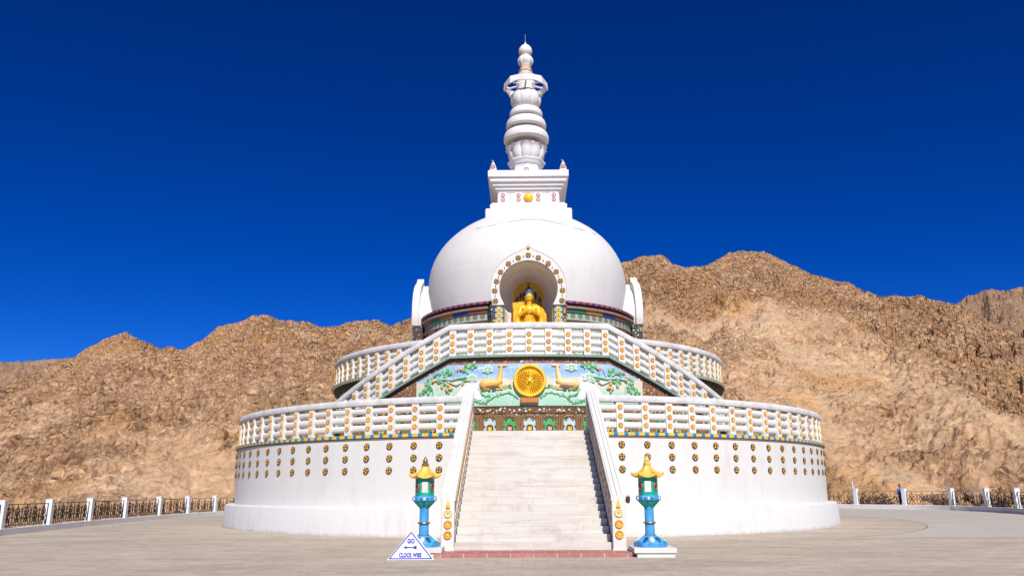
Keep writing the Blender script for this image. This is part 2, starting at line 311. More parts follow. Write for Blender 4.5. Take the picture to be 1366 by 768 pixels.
# ------------------------------------------------------------------ mesh helpers
def P(az, r, z): a = radians(az); return (r*sin(a), -r*cos(a), z)
class MB:
    def __init__(s): s.v = []; s.f = []; s.mi = []; s.sm = []; s.cur = 0; s.smooth = False
    def mat(s, i, smooth=None):
        s.cur = i
        if smooth is not None: s.smooth = smooth
        return s
    def add(s, vs, fs):
        o = len(s.v); s.v += [tuple(p) for p in vs]
        for f in fs: s.f.append([i+o for i in f]); s.mi.append(s.cur); s.sm.append(s.smooth)
        return s
    def box(s, x0, x1, y0, y1, z0, z1, rz=0, c=(0, 0)):
        vs = [(x, y, z) for z in (z0, z1) for y in (y0, y1) for x in (x0, x1)]
        if rz:
            a = radians(rz); vs = [(c[0]+x*cos(a)-y*sin(a), c[1]+x*sin(a)+y*cos(a), z) for x, y, z in vs]
        return s.add(vs, [(0, 2, 3, 1), (4, 5, 7, 6), (0, 1, 5, 4), (2, 6, 7, 3), (0, 4, 6, 2), (1, 3, 7, 5)])
    def hexa(s, vs):   # 8 verts ordered as box()
        return s.add(vs, [(0, 2, 3, 1), (4, 5, 7, 6), (0, 1, 5, 4), (2, 6, 7, 3), (0, 4, 6, 2), (1, 3, 7, 5)])
    def lathe(s, prof, seg=32, c=(0, 0), mod=None, a0=0, a1=360, rot=0, cap=True):
        full = abs(a1-a0) >= 360; n = seg if full else seg+1; vs = []
        for k, (r, z) in enumerate(prof):
            for i in range(n):
                a = radians(a0+(a1-a0)*i/seg+rot); rr, zz = (r, z) if mod is None else mod(r, z, a, k/(len(prof)-1))
                vs.append((c[0]+rr*sin(a), c[1]-rr*cos(a), zz))
        fs = []
        for k in range(len(prof)-1):
            for i in range(seg):
                j = (i+1) % n; fs.append((k*n+i, k*n+j, (k+1)*n+j, (k+1)*n+i))
        s.add(vs, fs)
        if cap and full:
            o = len(s.v)-len(vs)
            if prof[0][0] > 1e-4: s.f.append([o+i for i in range(n)][::-1]); s.mi.append(s.cur); s.sm.append(False)
            if prof[-1][0] > 1e-4: s.f.append([o+(len(prof)-1)*n+i for i in range(n)]); s.mi.append(s.cur); s.sm.append(False)
        return s
    def sweep(s, sec, azs, dz=lambda a: 0.):   # closed section (r,z) swept round the axis
        n = len(sec); vs = [P(a, r, z+dz(a)) for a in azs for r, z in sec]; fs = []
        for k in range(len(azs)-1):
            for i in range(n):
                j = (i+1) % n; fs.append((k*n+i, (k+1)*n+i, (k+1)*n+j, k*n+j))
        fs.append(tuple(range(n))); fs.append(tuple((len(azs)-1)*n+i for i in range(n))[::-1])
        return s.add(vs, fs)
    def arcs(s, prof, seg=40):
        for a, b in ((16, 76), (-76, -16), (104, 256)): s.lathe(prof, seg if b-a < 60 else 100, a0=a, a1=b)
        return s
    def arcwall(s, r0, r1, zb, zt, azs):
        vs = []
        for a in azs: vs += [P(a, r0, zb(a)), P(a, r1, zb(a)), P(a, r1, zt(a)), P(a, r0, zt(a))]
        fs = []
        for k in range(len(azs)-1):
            for i in range(4):
                j = (i+1) % 4; fs.append((k*4+i, (k+1)*4+i, (k+1)*4+j, k*4+j))
        fs.append((0, 1, 2, 3)); o = (len(azs)-1)*4; fs.append((o+3, o+2, o+1, o))
        return s.add(vs, fs)
    def tube(s, pts, r, seg=6, closed=False):
        pts = [Vector(p) for p in pts]; n = len(pts); vs = []; rs = r if isinstance(r, (list, tuple)) else [r]*n
        prev = None
        for i, p in enumerate(pts):
            if closed: d = pts[(i+1) % n]-pts[i-1]
            else: d = pts[min(i+1, n-1)]-pts[max(i-1, 0)]
            d = d.normalized() if d.length > 1e-9 else Vector((0, 0, 1))
            q = prev - d*prev.dot(d) if prev is not None else None
            if q is None or q.length < 1e-4:
                q = d.cross(Vector((0, 0, 1))) if abs(d.z) < .9 else d.cross(Vector((1, 0, 0)))
            q.normalize(); prev = q; b = d.cross(q)
            for k in range(seg):
                a = 2*pi*k/seg; vs.append(p+(q*cos(a)+b*sin(a))*rs[i])
        fs = []; m = n if closed else n-1
        for i in range(m):
            i2 = (i+1) % n
            for k in range(seg):
                k2 = (k+1) % seg; fs.append((i*seg+k, i*seg+k2, i2*seg+k2, i2*seg+k))
        if not closed: fs.append(tuple(range(seg))[::-1]); fs.append(tuple((n-1)*seg+k for k in range(seg)))
        return s.add(vs, fs)
    def ell(s, c, r, seg=16, rings=10, rot=None):
        vs = []; fs = []
        for i in range(rings+1):
            t = pi*i/rings
            for k in range(seg):
                a = 2*pi*k/seg; p = Vector((r[0]*sin(t)*cos(a), r[1]*sin(t)*sin(a), r[2]*cos(t)))
                if rot is not None: p = rot @ p
                vs.append(Vector(c)+p)
        for i in range(rings):
            for k in range(seg):
                k2 = (k+1) % seg; fs.append((i*seg+k, (i+1)*seg+k, (i+1)*seg+k2, i*seg+k2))
        return s.add(vs, fs)
    def caps(s, p0, p1, r0, r1, seg=12):   # capsule
        p0 = Vector(p0); p1 = Vector(p1); s.tube([p0, p1], [r0, r1], seg); s.ell(p0, (r0,)*3, seg, 8); return s.ell(p1, (r1,)*3, seg, 8)
    def prism(s, poly, y0, y1):   # polygon in x,z, extruded along y (y0 front)
        n = len(poly); vs = [(x, y0, z) for x, z in poly]+[(x, y1, z) for x, z in poly]
        fs = [tuple(range(n)), tuple(range(n, 2*n))[::-1]]+[(i, i+n, (i+1) % n+n, (i+1) % n) for i in range(n)]
        return s.add(vs, fs)
    def mesh(s, name):
        m = bpy.data.meshes.new(name); m.from_pydata(s.v, [], s.f); m.polygons.foreach_set('material_index', s.mi)
        m.polygons.foreach_set('use_smooth', s.sm); m.update()
        import bmesh
        b = bmesh.new(); b.from_mesh(m); bmesh.ops.remove_doubles(b, verts=b.verts, dist=1e-5); bmesh.ops.recalc_face_normals(b, faces=b.faces); b.to_mesh(m); b.free()
        m.set_sharp_from_angle(angle=radians(38))
        return m
def wloc(o):
    v = Vector((0, 0, 0)); 
    while o: v += o.location; o = o.parent
    return v
def link(name, mesh, mats, parent=None, loc=None, rz=0):
    """link a mesh object; mesh coordinates are world ones unless loc is given (then loc is its world place)"""
    o = bpy.data.objects.new(name, mesh); COL.objects.link(o)
    if mats is not None and not mesh.materials:
        for m in (mats if isinstance(mats, (list, tuple)) else [mats]): mesh.materials.append(M[m] if isinstance(m, str) else m)
    o.parent = parent; base = wloc(parent) if parent else Vector((0, 0, 0))
    o.location = Vector(loc if loc is not None else (0, 0, 0)) - base
    o.rotation_euler.z = rz
    return o
def part(name, mb, mats, parent=None, **k): return link(name, mb.mesh(name), mats, parent, **k)
def tag(o, label=None, cat=None, group=None, kind=None):
    if label: o['label'] = label
    if cat: o['category'] = cat
    if group: o['group'] = group
    if kind: o['kind'] = kind
    return o
def empty(name, loc, label, cat, group=None, rz=0):
    o = bpy.data.objects.new(name, None); COL.objects.link(o); o.location = loc; o.rotation_euler.z = rz; o.empty_display_size = .3
    return tag(o, label, cat, group)
def local(name, mesh, parent, loc=(0, 0, 0), rot=(0, 0, 0), mats=None, scale=None):
    """child placed in its parent's own coordinates"""
    o = bpy.data.objects.new(name, mesh); COL.objects.link(o)
    if mats is not None and not mesh.materials:
        for m in (mats if isinstance(mats, (list, tuple)) else [mats]): mesh.materials.append(M[m])
    o.parent = parent; o.location = loc; o.rotation_euler = rot
    if scale: o.scale = scale
    return o
def rng(a, b, n): return [a+(b-a)*i/n for i in range(n+1)]
def bevel(o, w=.01, seg=2):
    m = o.modifiers.new('bevel', 'BEVEL'); m.width = w; m.segments = seg; m.limit_method = 'ANGLE'; m.angle_limit = radians(40); return o
def remesh(o, size):
    m = o.modifiers.new('remesh', 'REMESH'); m.mode = 'VOXEL'; m.voxel_size = size; m.use_smooth_shade = True
    k = o.modifiers.new('smooth', 'SMOOTH'); k.iterations = 3; k.factor = .5; return o

# ------------------------------------------------------------------ ground, terrace, mountains
def hfun(x, y):
    t = min(1, max(0, (x-17)/8.)); return .22*t*t*(3-2*t)
LF = [(-17.6, -24.6), (-19.4, -21.6), (-20.6, -17.9), (-21.48, -13.75), (-22.0, -9.54), (-22.57, -5.), (-22.88, -.75), (-22.96, 3.77), (-22.85, 7.78), (-22.49, 11.61), (-21.7, 15.6), (-20.2, 19.6)]
RF = [(20.6, 22.2), (22.9, 19.0), (25.05, 15.7), (27.38, 12.8), (29.27, 10.0), (29.45, 6.1), (29.1, 2.3), (28.2, -1.7)]
def plaza():
    bnd = LF[::-1]+[(-17, -40), (-22, -70), (22, -70), (24, -40), (27, -8)]+RF[::-1]+[(12, 27), (0, 29), (-12, 27)]
    c = (0., -8.); ang = sorted((atan2(y-c[1], x-c[0]), hypot(x-c[0], y-c[1])) for x, y in bnd)
    A = np.array([a for a, r in ang]); Rr = np.array([r for a, r in ang]); A = np.r_[A[-1:]-2*pi, A, A[:1]+2*pi]; Rr = np.r_[Rr[-1:], Rr, Rr[:1]]
    mb = MB(); N = 240; rings = 40
    base = sorted(set([-pi+2*pi*i/N for i in range(N)]+[a for a, r in ang])); N = len(base)
    vs = [(c[0], c[1], 0)]
    # straight edges between boundary points
    def rad(a):
        i = int(np.searchsorted(A, a, side='right'))-1; i = min(max(i, 0), len(A)-2)
        p = np.array([cos(A[i]), sin(A[i])])*Rr[i]; q = np.array([cos(A[i+1]), sin(A[i+1])])*Rr[i+1]; d = np.array([cos(a), sin(a)])
        e = q-p; den = d[0]*e[1]-d[1]*e[0]; return (p[0]*e[1]-p[1]*e[0])/den
    for k in range(1, rings+1):
        for a in base:
            r = (rad(a)+.45)*k/rings; x, y = c[0]+r*cos(a), c[1]+r*sin(a); vs.append((x, y, hfun(x, y)))
    for a in base: r = rad(a)+.45; vs.append((c[0]+r*cos(a), c[1]+r*sin(a), -4.2))
    fs = [(0, 1+i, 1+(i+1) % N) for i in range(N)]
    for k in range(rings):
        for i in range(N): j = (i+1) % N; fs.append((1+k*N+i, 1+(k+1)*N+i, 1+(k+1)*N+j, 1+k*N+j))
    mb.add(vs, fs); o = part('pavement', mb, 'paving'); tag(o, kind='structure')
plaza()

rs = np.random.RandomState(11)
LAT = rs.rand(9, 256, 256)
def vn(x, y, k=0):
    L = LAT[k % 9]; xi = np.floor(x).astype(int); yi = np.floor(y).astype(int); fx = x-xi; fy = y-yi
    fx = fx*fx*(3-2*fx); fy = fy*fy*(3-2*fy); a = L[xi & 255, yi & 255]; b = L[(xi+1) & 255, yi & 255]; c = L[xi & 255, (yi+1) & 255]; d = L[(xi+1) & 255, (yi+1) & 255]
    return (a*(1-fx)+b*fx)*(1-fy)+(c*(1-fx)+d*fx)*fy
def fbm(x, y, oct=5, k=0, g=.5):
    s = 0; a = 1; t = 0
    for i in range(oct): s = s+a*vn(x*2**i+i*17.3, y*2**i-i*9.1, k+i); t += a; a *= g
    return s/t
def ridged(x, y, oct=5, k=0, g=.55):
    s = 0; a = 1; t = 0
    for i in range(oct): s = s+a*(1-np.abs(2*vn(x*2**i+i*13.7, y*2**i+i*5.3, k+i)-1)); t += a; a *= g
    return s/t
SK = [(-70, .08), (-50, .10), (-40, .09), (-36, .095), (-34.07, 0.1062), (-33.35, 0.115), (-32.24, 0.1279), (-31.08, 0.1377), (-30.29, 0.1456), (-29.72, 0.1566), (-29.32, 0.1607), (-28.3, 0.1735), (-27.96, 0.1758), (-27.52, 0.1773), (-26.96, 0.1737), (-26.14, 0.1668), (-25.87, 0.168), (-25.42, 0.1623), (-24.97, 0.1646), (-23.88, 0.1623), (-23.3, 0.1702), (-22.75, 0.1754), (-21.86, 0.1922), (-21.38, 0.1946), (-20.65, 0.1992), (-20.17, 0.2026), (-19.59, 0.2099), (-18.94, 0.2116), (-18.16, 0.2077), (-17.12, 0.2059), (-16.07, 0.2059), (-15.27, 0.2008), (-13.57, 0.2012), (-12.63, 0.2086), (-11.55, 0.2113), (-10.74, 0.2108), (-9.79, 0.2044), (-9.09, 0.2087), (-8.28, 0.218), (-7.18, 0.2274), (-4.4, 0.2453), (0.13, 0.2658), (4.67, 0.2776), (7.79, 0.2878), (8.64, 0.2943), (9.76, 0.2973), (10.74, 0.2921), (11.21, 0.2834), (12.17, 0.2752), (12.88, 0.2784), (13.53, 0.2776), (14.35, 0.2835), (15.45, 0.2918), (15.99, 0.294), (16.77, 0.2907), (17.81, 0.2909), (18.3, 0.2841), (19.02, 0.2749), (19.98, 0.2644), (20.69, 0.2564), (21.64, 0.2489), (22.58, 0.2424), (23.18, 0.2384), (24.16, 0.2281), (25.03, 0.2182), (25.96, 0.2191), (27.28, 0.2146), (28.33, 0.2079), (29.37, 0.2013), (30.32, 0.1881), (31.45, 0.1739), (32.75, 0.1563), (36, .13), (45, .12), (70, .10)]
CX, CY = -0.2326, -46.72
def smooth(a, b, x): t = np.clip((x-a)/(b-a), 0, 1); return t*t*(3-2*t)
def terrain(name, SKY, azs, r0, rr, rend, nr, mat, z0, amp, seed, detail, jag=.35):
    azs = np.array(azs); A = np.radians(azs); T = np.interp(azs, *zip(*SKY))
    Rr = rr(azs); t = np.linspace(0, 1, nr)**1.15; tt = t*(rend/Rr.mean()-r0/Rr.mean())/(1-r0/Rr.mean())
    r = r0+(Rr[:, None]-r0)*tt[None, :]
    X = CX+r*np.sin(A)[:, None]; Y = CY+r*np.cos(A)[:, None]
    H = (T*Rr+1.75)[:, None]
    tc = tt[None, :]+0*r
    s = np.where(tc < 1, .80*tc+.20*tc**2.2, 1-(tc-1)*.75)
    base = z0+(H-z0)*s
    # rough rock against smooth scree
    m = fbm(X/38+seed, Y/30, 4, 1); m2 = fbm(X/11, Y/16+seed, 4, 4)
    az2 = np.degrees(A)[:, None]+0*r; right = smooth(2, 8, az2)
    # right hill: long scree apron below a diagonal edge
    edge = .60-.030*np.maximum(0, az2-23)+.03*np.maximum(0, np.minimum(az2, 22)-17)/5+.10*(m2-.5)
    apron = (1-smooth(edge-.07, edge+.05, tc+.35*(m-.5)))*right
    qs = tc+.032*az2; patch = smooth(.40, .56, fbm(qs*11+5, az2*.16+seed, 4, 6)+.25*(fbm(X/6, Y/6, 3, 1)-.5))
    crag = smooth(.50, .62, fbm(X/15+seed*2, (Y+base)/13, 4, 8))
    left_s = smooth(.46, .66, m)*(1-right)*smooth(.95, .2, tc)
    m3 = fbm(X/4.5+seed, (Y+base)/6, 3, 3)
    scree = np.clip(np.maximum(apron*(.55+.45*patch), left_s*.8), 0, 1)
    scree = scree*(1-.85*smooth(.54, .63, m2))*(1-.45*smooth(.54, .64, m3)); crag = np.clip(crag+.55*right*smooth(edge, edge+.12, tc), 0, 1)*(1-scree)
    # diagonal orange streak down the right hill
    d = tc-(.62-.036*(az2-25.5))+.05*(m2-.5); ochre = np.exp(-(d/.055)**2)*(.4+.6*patch)*right*smooth(17, 21, az2)*smooth(.30, .5, fbm(X/9, Y/9, 4, 2))
    ochre = np.maximum(ochre, smooth(.60, .70, fbm(X/16+40, Y/16, 4, 3))*.7)
    c45, s45 = cos(.6), sin(.6)
    U = (X*c45+base*s45*1.2)/1.; V = (-X*s45+base*c45)/1.; W = (X*sin(.5)+Y*cos(.5))
    rough = (1-.82*scree)*(.72+.75*crag)
    g1 = ridged(X/46+seed, Y/70, 4, 0)-.62
    g2 = ridged((U*.45+W*.25)/6.5+seed, (V+Y*.5)/5, 5, 2)-.62
    g3 = ridged((U*.5+W*.3)/2.1, (V*1.2+Y*.6)/1.7+seed, 4, 5, .65)-.62
    g4 = ridged(X/1.1, (Y+base)/1.1, 3, 7, .6)-.62
    cr = np.maximum(0, fbm(X/7, (Y+base*1.3)/7, 4, 3)-.56)
    env = smooth(0, .12, tc)
    g5 = ridged((U+W*.3)/1.9+3, (V*1.5+Y*.4)/1.3, 3, 1, .7)-.6
    st1 = np.maximum(0, vn(X/.95+9, (Y+base)/.95, 2)-.74)*2.6+np.maximum(0, vn(X/2.1, (Y+base)/2.1+4, 6)-.80)*5
    dd = env*amp*(rough*(g2*5.2+g3*2.5*detail+g5*1.1*detail+g4*.7*detail-cr*15)+ (1-rough)*(g3*.55+g4*.25+g5*.35)+st1*detail*(.5+.25*rough))
    z = base+env*amp*g1*9+dd*.82
    r = r-dd*.55; X = CX+r*np.sin(A)[:, None]; Y = CY+r*np.cos(A)[:, None]
    el = (z-1.75)/r; mx = el[:, :].max(axis=1)
    k = T/mx; kk = np.convolve(np.pad(k, 12, mode='edge'), np.ones(25)/25, 'valid')
    k = k*(1-jag)+kk*jag
    f = 1+(k-1)[:, None]*smooth(.1, .8, tc)
    z = 1.75+(z-1.75)*f
    n, mcol = X.shape
    m_ = bpy.data.meshes.new(name)
    co = np.stack([X, Y, z], -1).reshape(-1, 3).astype(np.float32)
    i = np.arange(n-1)[:, None]*mcol+np.arange(mcol-1)[None, :]
    q = np.stack([i, i+mcol, i+mcol+1, i+1], -1).reshape(-1).astype(np.int32)   # facing up
    nf = len(q)//4
    m_.vertices.add(len(co)); m_.vertices.foreach_set('co', co.ravel()); m_.loops.add(len(q)); m_.loops.foreach_set('vertex_index', q)
    m_.polygons.add(nf); m_.polygons.foreach_set('loop_start', np.arange(0, len(q), 4, dtype=np.int32)); m_.polygons.foreach_set('loop_total', np.full(nf, 4, np.int32))
    m_.update(calc_edges=True); m_.validate()
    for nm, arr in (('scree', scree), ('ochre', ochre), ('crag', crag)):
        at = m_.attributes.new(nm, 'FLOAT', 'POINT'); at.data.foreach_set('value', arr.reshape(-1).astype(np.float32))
    o = link(name, m_, mat); m_.flip_normals() if m_.polygons[0].normal.z < 0 else None
    tag(o, kind='structure'); return o
azm = np.r_[np.arange(-64, -36, .5), np.arange(-36, 34.4, .085), np.arange(34.6, 64, .5)]
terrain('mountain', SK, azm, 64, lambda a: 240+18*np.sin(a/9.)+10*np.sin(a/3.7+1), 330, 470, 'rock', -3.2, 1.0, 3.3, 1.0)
FL = [(-66, .13), (-45, .12), (-36.49, 0.1253), (-34.28, 0.1341), (-33.51, 0.1361), (-31.92, 0.14), (-30.5, 0.1449), (-30.08, 0.145), (-29.04, 0.1507), (-27.27, 0.1512), (-24, .135), (-18, .12)]
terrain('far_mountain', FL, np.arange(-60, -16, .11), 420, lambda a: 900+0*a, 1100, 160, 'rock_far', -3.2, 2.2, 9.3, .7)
FR = [(14, .14), (22, .172), (25.96, 0.1858), (27.79, 0.1931), (29.37, 0.2013), (30.06, 0.2085), (30.69, 0.2088), (31.23, 0.2145), (32.34, 0.21), (33.19, 0.2113), (34.55, 0.2144), (36.35, 0.2052), (42, .19), (60, .15)]
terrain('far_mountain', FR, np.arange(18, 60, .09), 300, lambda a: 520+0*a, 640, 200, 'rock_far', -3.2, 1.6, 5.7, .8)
mb = MB(); n = 48
mb.add([(0, 0, -4)]+[(rr*cos(2*pi*i/n), rr*sin(2*pi*i/n), -4) for rr in (70, 500, 6000) for i in range(n)],
       [(0, 1+i, 1+(i+1) % n) for i in range(n)]+[(1+k*n+i, 1+(k+1)*n+i, 1+(k+1)*n+(i+1) % n, 1+k*n+(i+1) % n) for k in range(2) for i in range(n)])
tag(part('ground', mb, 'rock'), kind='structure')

# ------------------------------------------------------------------ fences
def iron_panel(L, h=.93):
    """wrought iron infill, along x from 0 to L, z from 0"""
    mb = MB(); r = .014
    mb.box(0, L, -.02, .02, h-.03, h); mb.box(.0, .03, -.015, .015, 0, h); mb.box(L-.03, L, -.015, .015, 0, h); mb.box(0, L, -.012, .012, .05, .075)
    n = max(2, int(round(L/.86))); p = L/n
    for i in range(n):
        c = (i+.5)*p
        mb.box(c-.012, c+.012, -.012, .012, .0, h)
        for sx in (-1, 1):
            # crossing leaf scrolls either side of the bar
            mb.tube([(c+sx*.25, 0, .04), (c+sx*.15, 0, .22), (c, 0, .42), (c-sx*.15, 0, .56), (c-sx*.17, 0, .66), (c-sx*.08, 0, .76), (c, 0, .82)], [.016, .026, .030, .026, .022, .018, .014], 5)
            mb.tube([(c+sx*(.06+.15*sin(pi*t)), 0, .20+.42*t) for t in rng(0, 1, 8)], .018, 4)
            mb.tube([(c+sx*.20, 0, .38), (c+sx*(p/2), 0, .38)], .014, 4)
        mb.ell((c, 0, .42), (.07, .03, .09), 8, 6)
        e = c+p/2
        if i < n-1:
            mb.tube([(e+.055*cos(a), 0, .67+.075*sin(a)) for a in rng(0, 2*pi, 10)[:-1]], .017, 4, True)
            mb.tube([(e, 0, .60), (e-.05, 0, .45), (e-.02, 0, .3), (e-.06, 0, .08)], .015, 4); mb.tube([(e, 0, .60), (e+.05, 0, .45), (e+.02, 0, .3), (e+.06, 0, .08)], .015, 4)
    return mb
def fence(pts, label, ph, chh):
    root = empty('fence', (*pts[3], hfun(*pts[3])), label, 'fence')
    cen = (2., -6.)
    def outw(i):
        a = Vector(pts[max(i-1, 0)]); b = Vector(pts[min(i+1, len(pts)-1)]); d = (b-a).normalized(); n = Vector((d.y, -d.x))
        if n.dot(Vector(pts[i])-Vector(cen)) < 0: n = -n
        return n
    mb = MB(); vs = []; fs = []
    for i, p in enumerate(pts):
        n = outw(i); p = Vector(p); q = p+n*.34; z = hfun(*p)
        vs += [(p.x, p.y, z-.25), (p.x, p.y, z+chh), (q.x, q.y, z+chh), (q.x, q.y, z-.6)]
    for k in range(len(pts)-1):
        for i in range(4): j = (i+1) % 4; fs.append((k*4+i, (k+1)*4+i, (k+1)*4+j, k*4+j))
    fs += [(0, 1, 2, 3), tuple((len(pts)-1)*4+i for i in (3, 2, 1, 0))]
    mb.add(vs, fs); bevel(part('curb', mb, 'plinth_fence', root), .015)
    pm = MB().box(-.145, .145, -.145, .145, -.02, ph).box(-.165, .165, -.165, .165, ph, ph+.03).mesh('post'); cs = []
    for i, p in enumerate(pts):
        n = outw(i); c = Vector(p)+n*.17; z = hfun(*p)+chh; cs.append((c, z)); rz = atan2(n.y, n.x)+pi/2
        bevel(link('post', pm, 'plinth_fence', root, loc=(c.x, c.y, z), rz=rz), .012)
    for (a, za), (b, zb) in zip(cs, cs[1:]):
        d = (b-a); L = d.length-.31; u = d.normalized(); s = a+u*.155
        o = part('ironwork_panel', iron_panel(L), 'iron', root, loc=(s.x, s.y, za+.02), rz=atan2(u.y, u.x))
        o.rotation_euler.y = -math.atan2(zb-za, L)
    return root
M['plinth_fence'] = white('fence_whitewash', (.74, .74, .73), (.50, .47, .43), .9)
fence(LF, 'white posts with rusty wrought iron scroll panels on curb left of the stupa', 1.10, .27)
fence(RF, 'white posts with rusty wrought iron scroll panels on curb right of the stupa', 1.15, .31)

# ------------------------------------------------------------------ stupa
stupa = empty('stupa', (0, 0, 0), 'white domed stupa on two round terraces with painted mural and tall ringed spire', 'stupa')
def st(name, mb, mats, parent=stupa, **k): return part(name, mb, mats, parent, **k)
S = MB(); S.smooth = True
st('base_plinth', MB().mat(0, True).lathe([(16.56, -.2), (16.545, .0), (16.50, .98), (16.47, 1.05), (16.40, 1.08), (15.9, 1.085)], 256), 'white_plinth').data.polygons[0].use_smooth = False
st('lower_terrace_wall', MB().mat(0, True).lathe([(16.05, 1.0), (16.11, 3.70), (16.11, 3.71)], 256), 'white_wall')
st('band_pink_line', MB().lathe([(16.12, 3.69), (16.15, 3.70), (16.15, 3.75), (16.0, 3.76)], 256), 'pinkbrown')  # thin pink-brown line under the painted band
st('painted_band', MB().lathe([(16.0, 3.755), (16.19, 3.76), (16.19, 3.885), (15.6, 3.90)], 256), 'band_blue')
st('lower_terrace_floor', MB().lathe([(15.7, 3.80), (15.7, 3.893), (10.0, 3.893)], 128), 'marble')
st('upper_terrace_wall', MB().mat(0, True).lathe([(10.95, 3.8), (10.95, 7.06)], 160), 'white')
st('upper_painted_band', MB().lathe([(10.9, 6.90), (11.10, 6.92), (11.12, 7.08), (11.36, 7.10), (11.36, 7.25), (11.0, 7.27)], 192), 'band_blue')
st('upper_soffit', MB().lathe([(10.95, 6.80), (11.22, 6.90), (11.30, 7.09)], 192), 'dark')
st('upper_terrace_floor', MB().lathe([(11.2, 7.2), (11.2, 7.3), (5, 7.3)], 128), 'marble')
# wall medallions
def medallion_mesh(R=.135):
    mb = MB(); n = 24
    mb.mat(0).lathe([(R*.98, -.01), (R, 0), (R*.95, .03), (R*.9, .03)], 24)
    mb.mat(3, True)
    for k in range(8):
        a = 2*pi*k/8; mb.mat(1 if k % 2 == 0 else [2, 3][(k//2) % 2], True)
        mb.ell((R*.55*cos(a), R*.55*sin(a), .03), (R*.36, R*.19, .022), 8, 5, Matrix.Rotation(a, 3, 'Z'))
    for k in range(8):
        a = 2*pi*(k+.5)/8; mb.mat([3, 2, 3, 1][k % 4], True); mb.ell((R*.78*cos(a), R*.78*sin(a), .03), (R*.12, R*.12, .018), 6, 4)
    mb.mat(0, True).ell((0, 0, .035), (R*.16, R*.16, .022), 8, 5)
    me = mb.mesh('medallion')
    for x in ('brown', 'med_yellow', 'green_glaze', 'red_glaze'): me.materials.append(M[x])
    return me
def rosette_mesh(R=.105, petals=14, mats=('rosette', 'pale_amber')):
    mb = MB(); n = petals*4
    prof = [(R, 0), (R, .022), (R*.86, .036), (R*.55, .028), (R*.3, .024)]
    mb.mat(0, True).lathe(prof, n, mod=lambda r, z, a, t: (r*(1-.06*abs(cos(petals*a/2))*(t < .3)), z+(.012*abs(sin(petals*a/2)) if 0.3 < t < .9 else 0)))
    mb.mat(1, True).ell((0, 0, .026), (R*.27, R*.27, .018), 12, 6)
    me = mb.mesh('rosette')
    for x in mats: me.materials.append(M[x])
    return me
MED = medallion_mesh(); ROS = rosette_mesh(); ROS_DARK = rosette_mesh(.085, 12, ('rosette', 'brown')); ROS_PALE = rosette_mesh(.105, 14, ('pale_amber', 'rosette'))
def face_out(az): # rotation that turns a z-up disc so that it faces outwards at azimuth az
    return Matrix.Rotation(radians(az), 4, 'Z') @ Matrix.Rotation(radians(90), 4, 'X')
def place(name, mesh, parent, pos, az, spin=0):
    o = bpy.data.objects.new(name, mesh); COL.objects.link(o); o.parent = parent
    b = wloc(parent); o.matrix_basis = Matrix.Translation(Vector(pos)-b) @ face_out(az) @ Matrix.Rotation(spin, 4, 'Z'); return o
for s in (-1, 1):
    for k in range(16):
        a = s*(12.72+3.79*k)
        for z in (3.42, 2.95, 2.48): place('medallion', MED, stupa, P(a, 16.07+.06*(z-1)/2.6-.008+random.uniform(-.003, .003), z), a, random.uniform(0, 6))
# third drum under the dome with its painted frieze
st('dome_drum', MB().mat(0, True).arcs([(6.22, 7.2), (6.22, 9.98)]), 'flower_mosaic')
st('flower_panel_band', MB().mat(0, True).arcs([(6.15, 9.9), (6.22, 9.99), (6.22, 10.42), (6.1, 10.44)]), 'flower_tiles')
st('tile_ledge', MB().arcs([(6.2, 10.42), (6.40, 10.43), (6.40, 10.47), (6.2, 10.48)]), 'pinkbrown')
st('circle_tile_band', MB().mat(0, True).arcs([(6.2, 10.475), (6.30, 10.48), (6.30, 10.86), (6.1, 10.87)]), 'tiles')
st('colour_block_band', MB().mat(0, True).arcs([(6.2, 10.865), (6.38, 10.87), (6.40, 11.05), (6.1, 11.06)]), 'blocks')
st('pink_ledge', MB().arcs([(6.2, 11.05), (6.50, 11.06), (6.50, 11.17), (6.3, 11.18)]), 'pinkbrown')
st('dark_moulding', MB().arcs([(6.2, 11.175), (6.40, 11.18), (6.40, 11.33), (6.2, 11.34)]), 'dark')
st('triangle_band', MB().arcs([(6.2, 11.335), (6.50, 11.34), (6.50, 11.46), (6.1, 11.56), (5.6, 11.6)]), 'band_red')
pm = MB().box(-.07, .07, -.06, .06, 0, .52).box(-.085, .085, -.075, .075, .44, .50).mesh('frieze_pillar'); pm.materials.append(M['terracotta'])
for k in range(-7, 8):
    for side in (0,):
        a = k*12.3+6.15
        if abs(a) < 18: continue
        o = bpy.data.objects.new('frieze_pillar', pm); COL.objects.link(o); o.parent = stupa; o.location = P(a, 6.28, 9.93); o.rotation_euler.z = radians(a)
# dome, with an opening cut for each niche
def dprof(z):
    if z < 13.7: return 6.03-0.20*((13.7-z)/2.2)**2
    u = (z-13.7)/4.6; return 6.02*sqrt(max(0, 1-u*u))
def dome():
    zs = rng(11.3, 13.7, 24)+[13.7+4.6*sin(pi/2*t) for t in rng(0, 1, 40)[1:-3]]
    seg = 360; mb = MB().mat(0, True); vs = [P(360*i/seg, dprof(z), z) for z in zs for i in range(seg)]; fs = []
    for k in range(len(zs)-1):
        for i in range(seg):
            j = (i+1) % seg; q = (k*seg+i, k*seg+j, (k+1)*seg+j, (k+1)*seg+i)
            c = sum((Vector(vs[a]) for a in q), Vector())/4; cut = False
            for ca, sa in ((1, 0), (0, 1), (0, -1)):
                x, y = c.x*ca+c.y*sa, -c.x*sa+c.y*ca
                if y < -1 and (hypot(x, c.z-12.0) < 1.66 or (abs(x) < 1.5 and c.z < 12)): cut = True
            if not cut: fs.append(q)
    mb.add(vs, fs); return st('dome', mb, 'white_dome')
dome_o = dome()
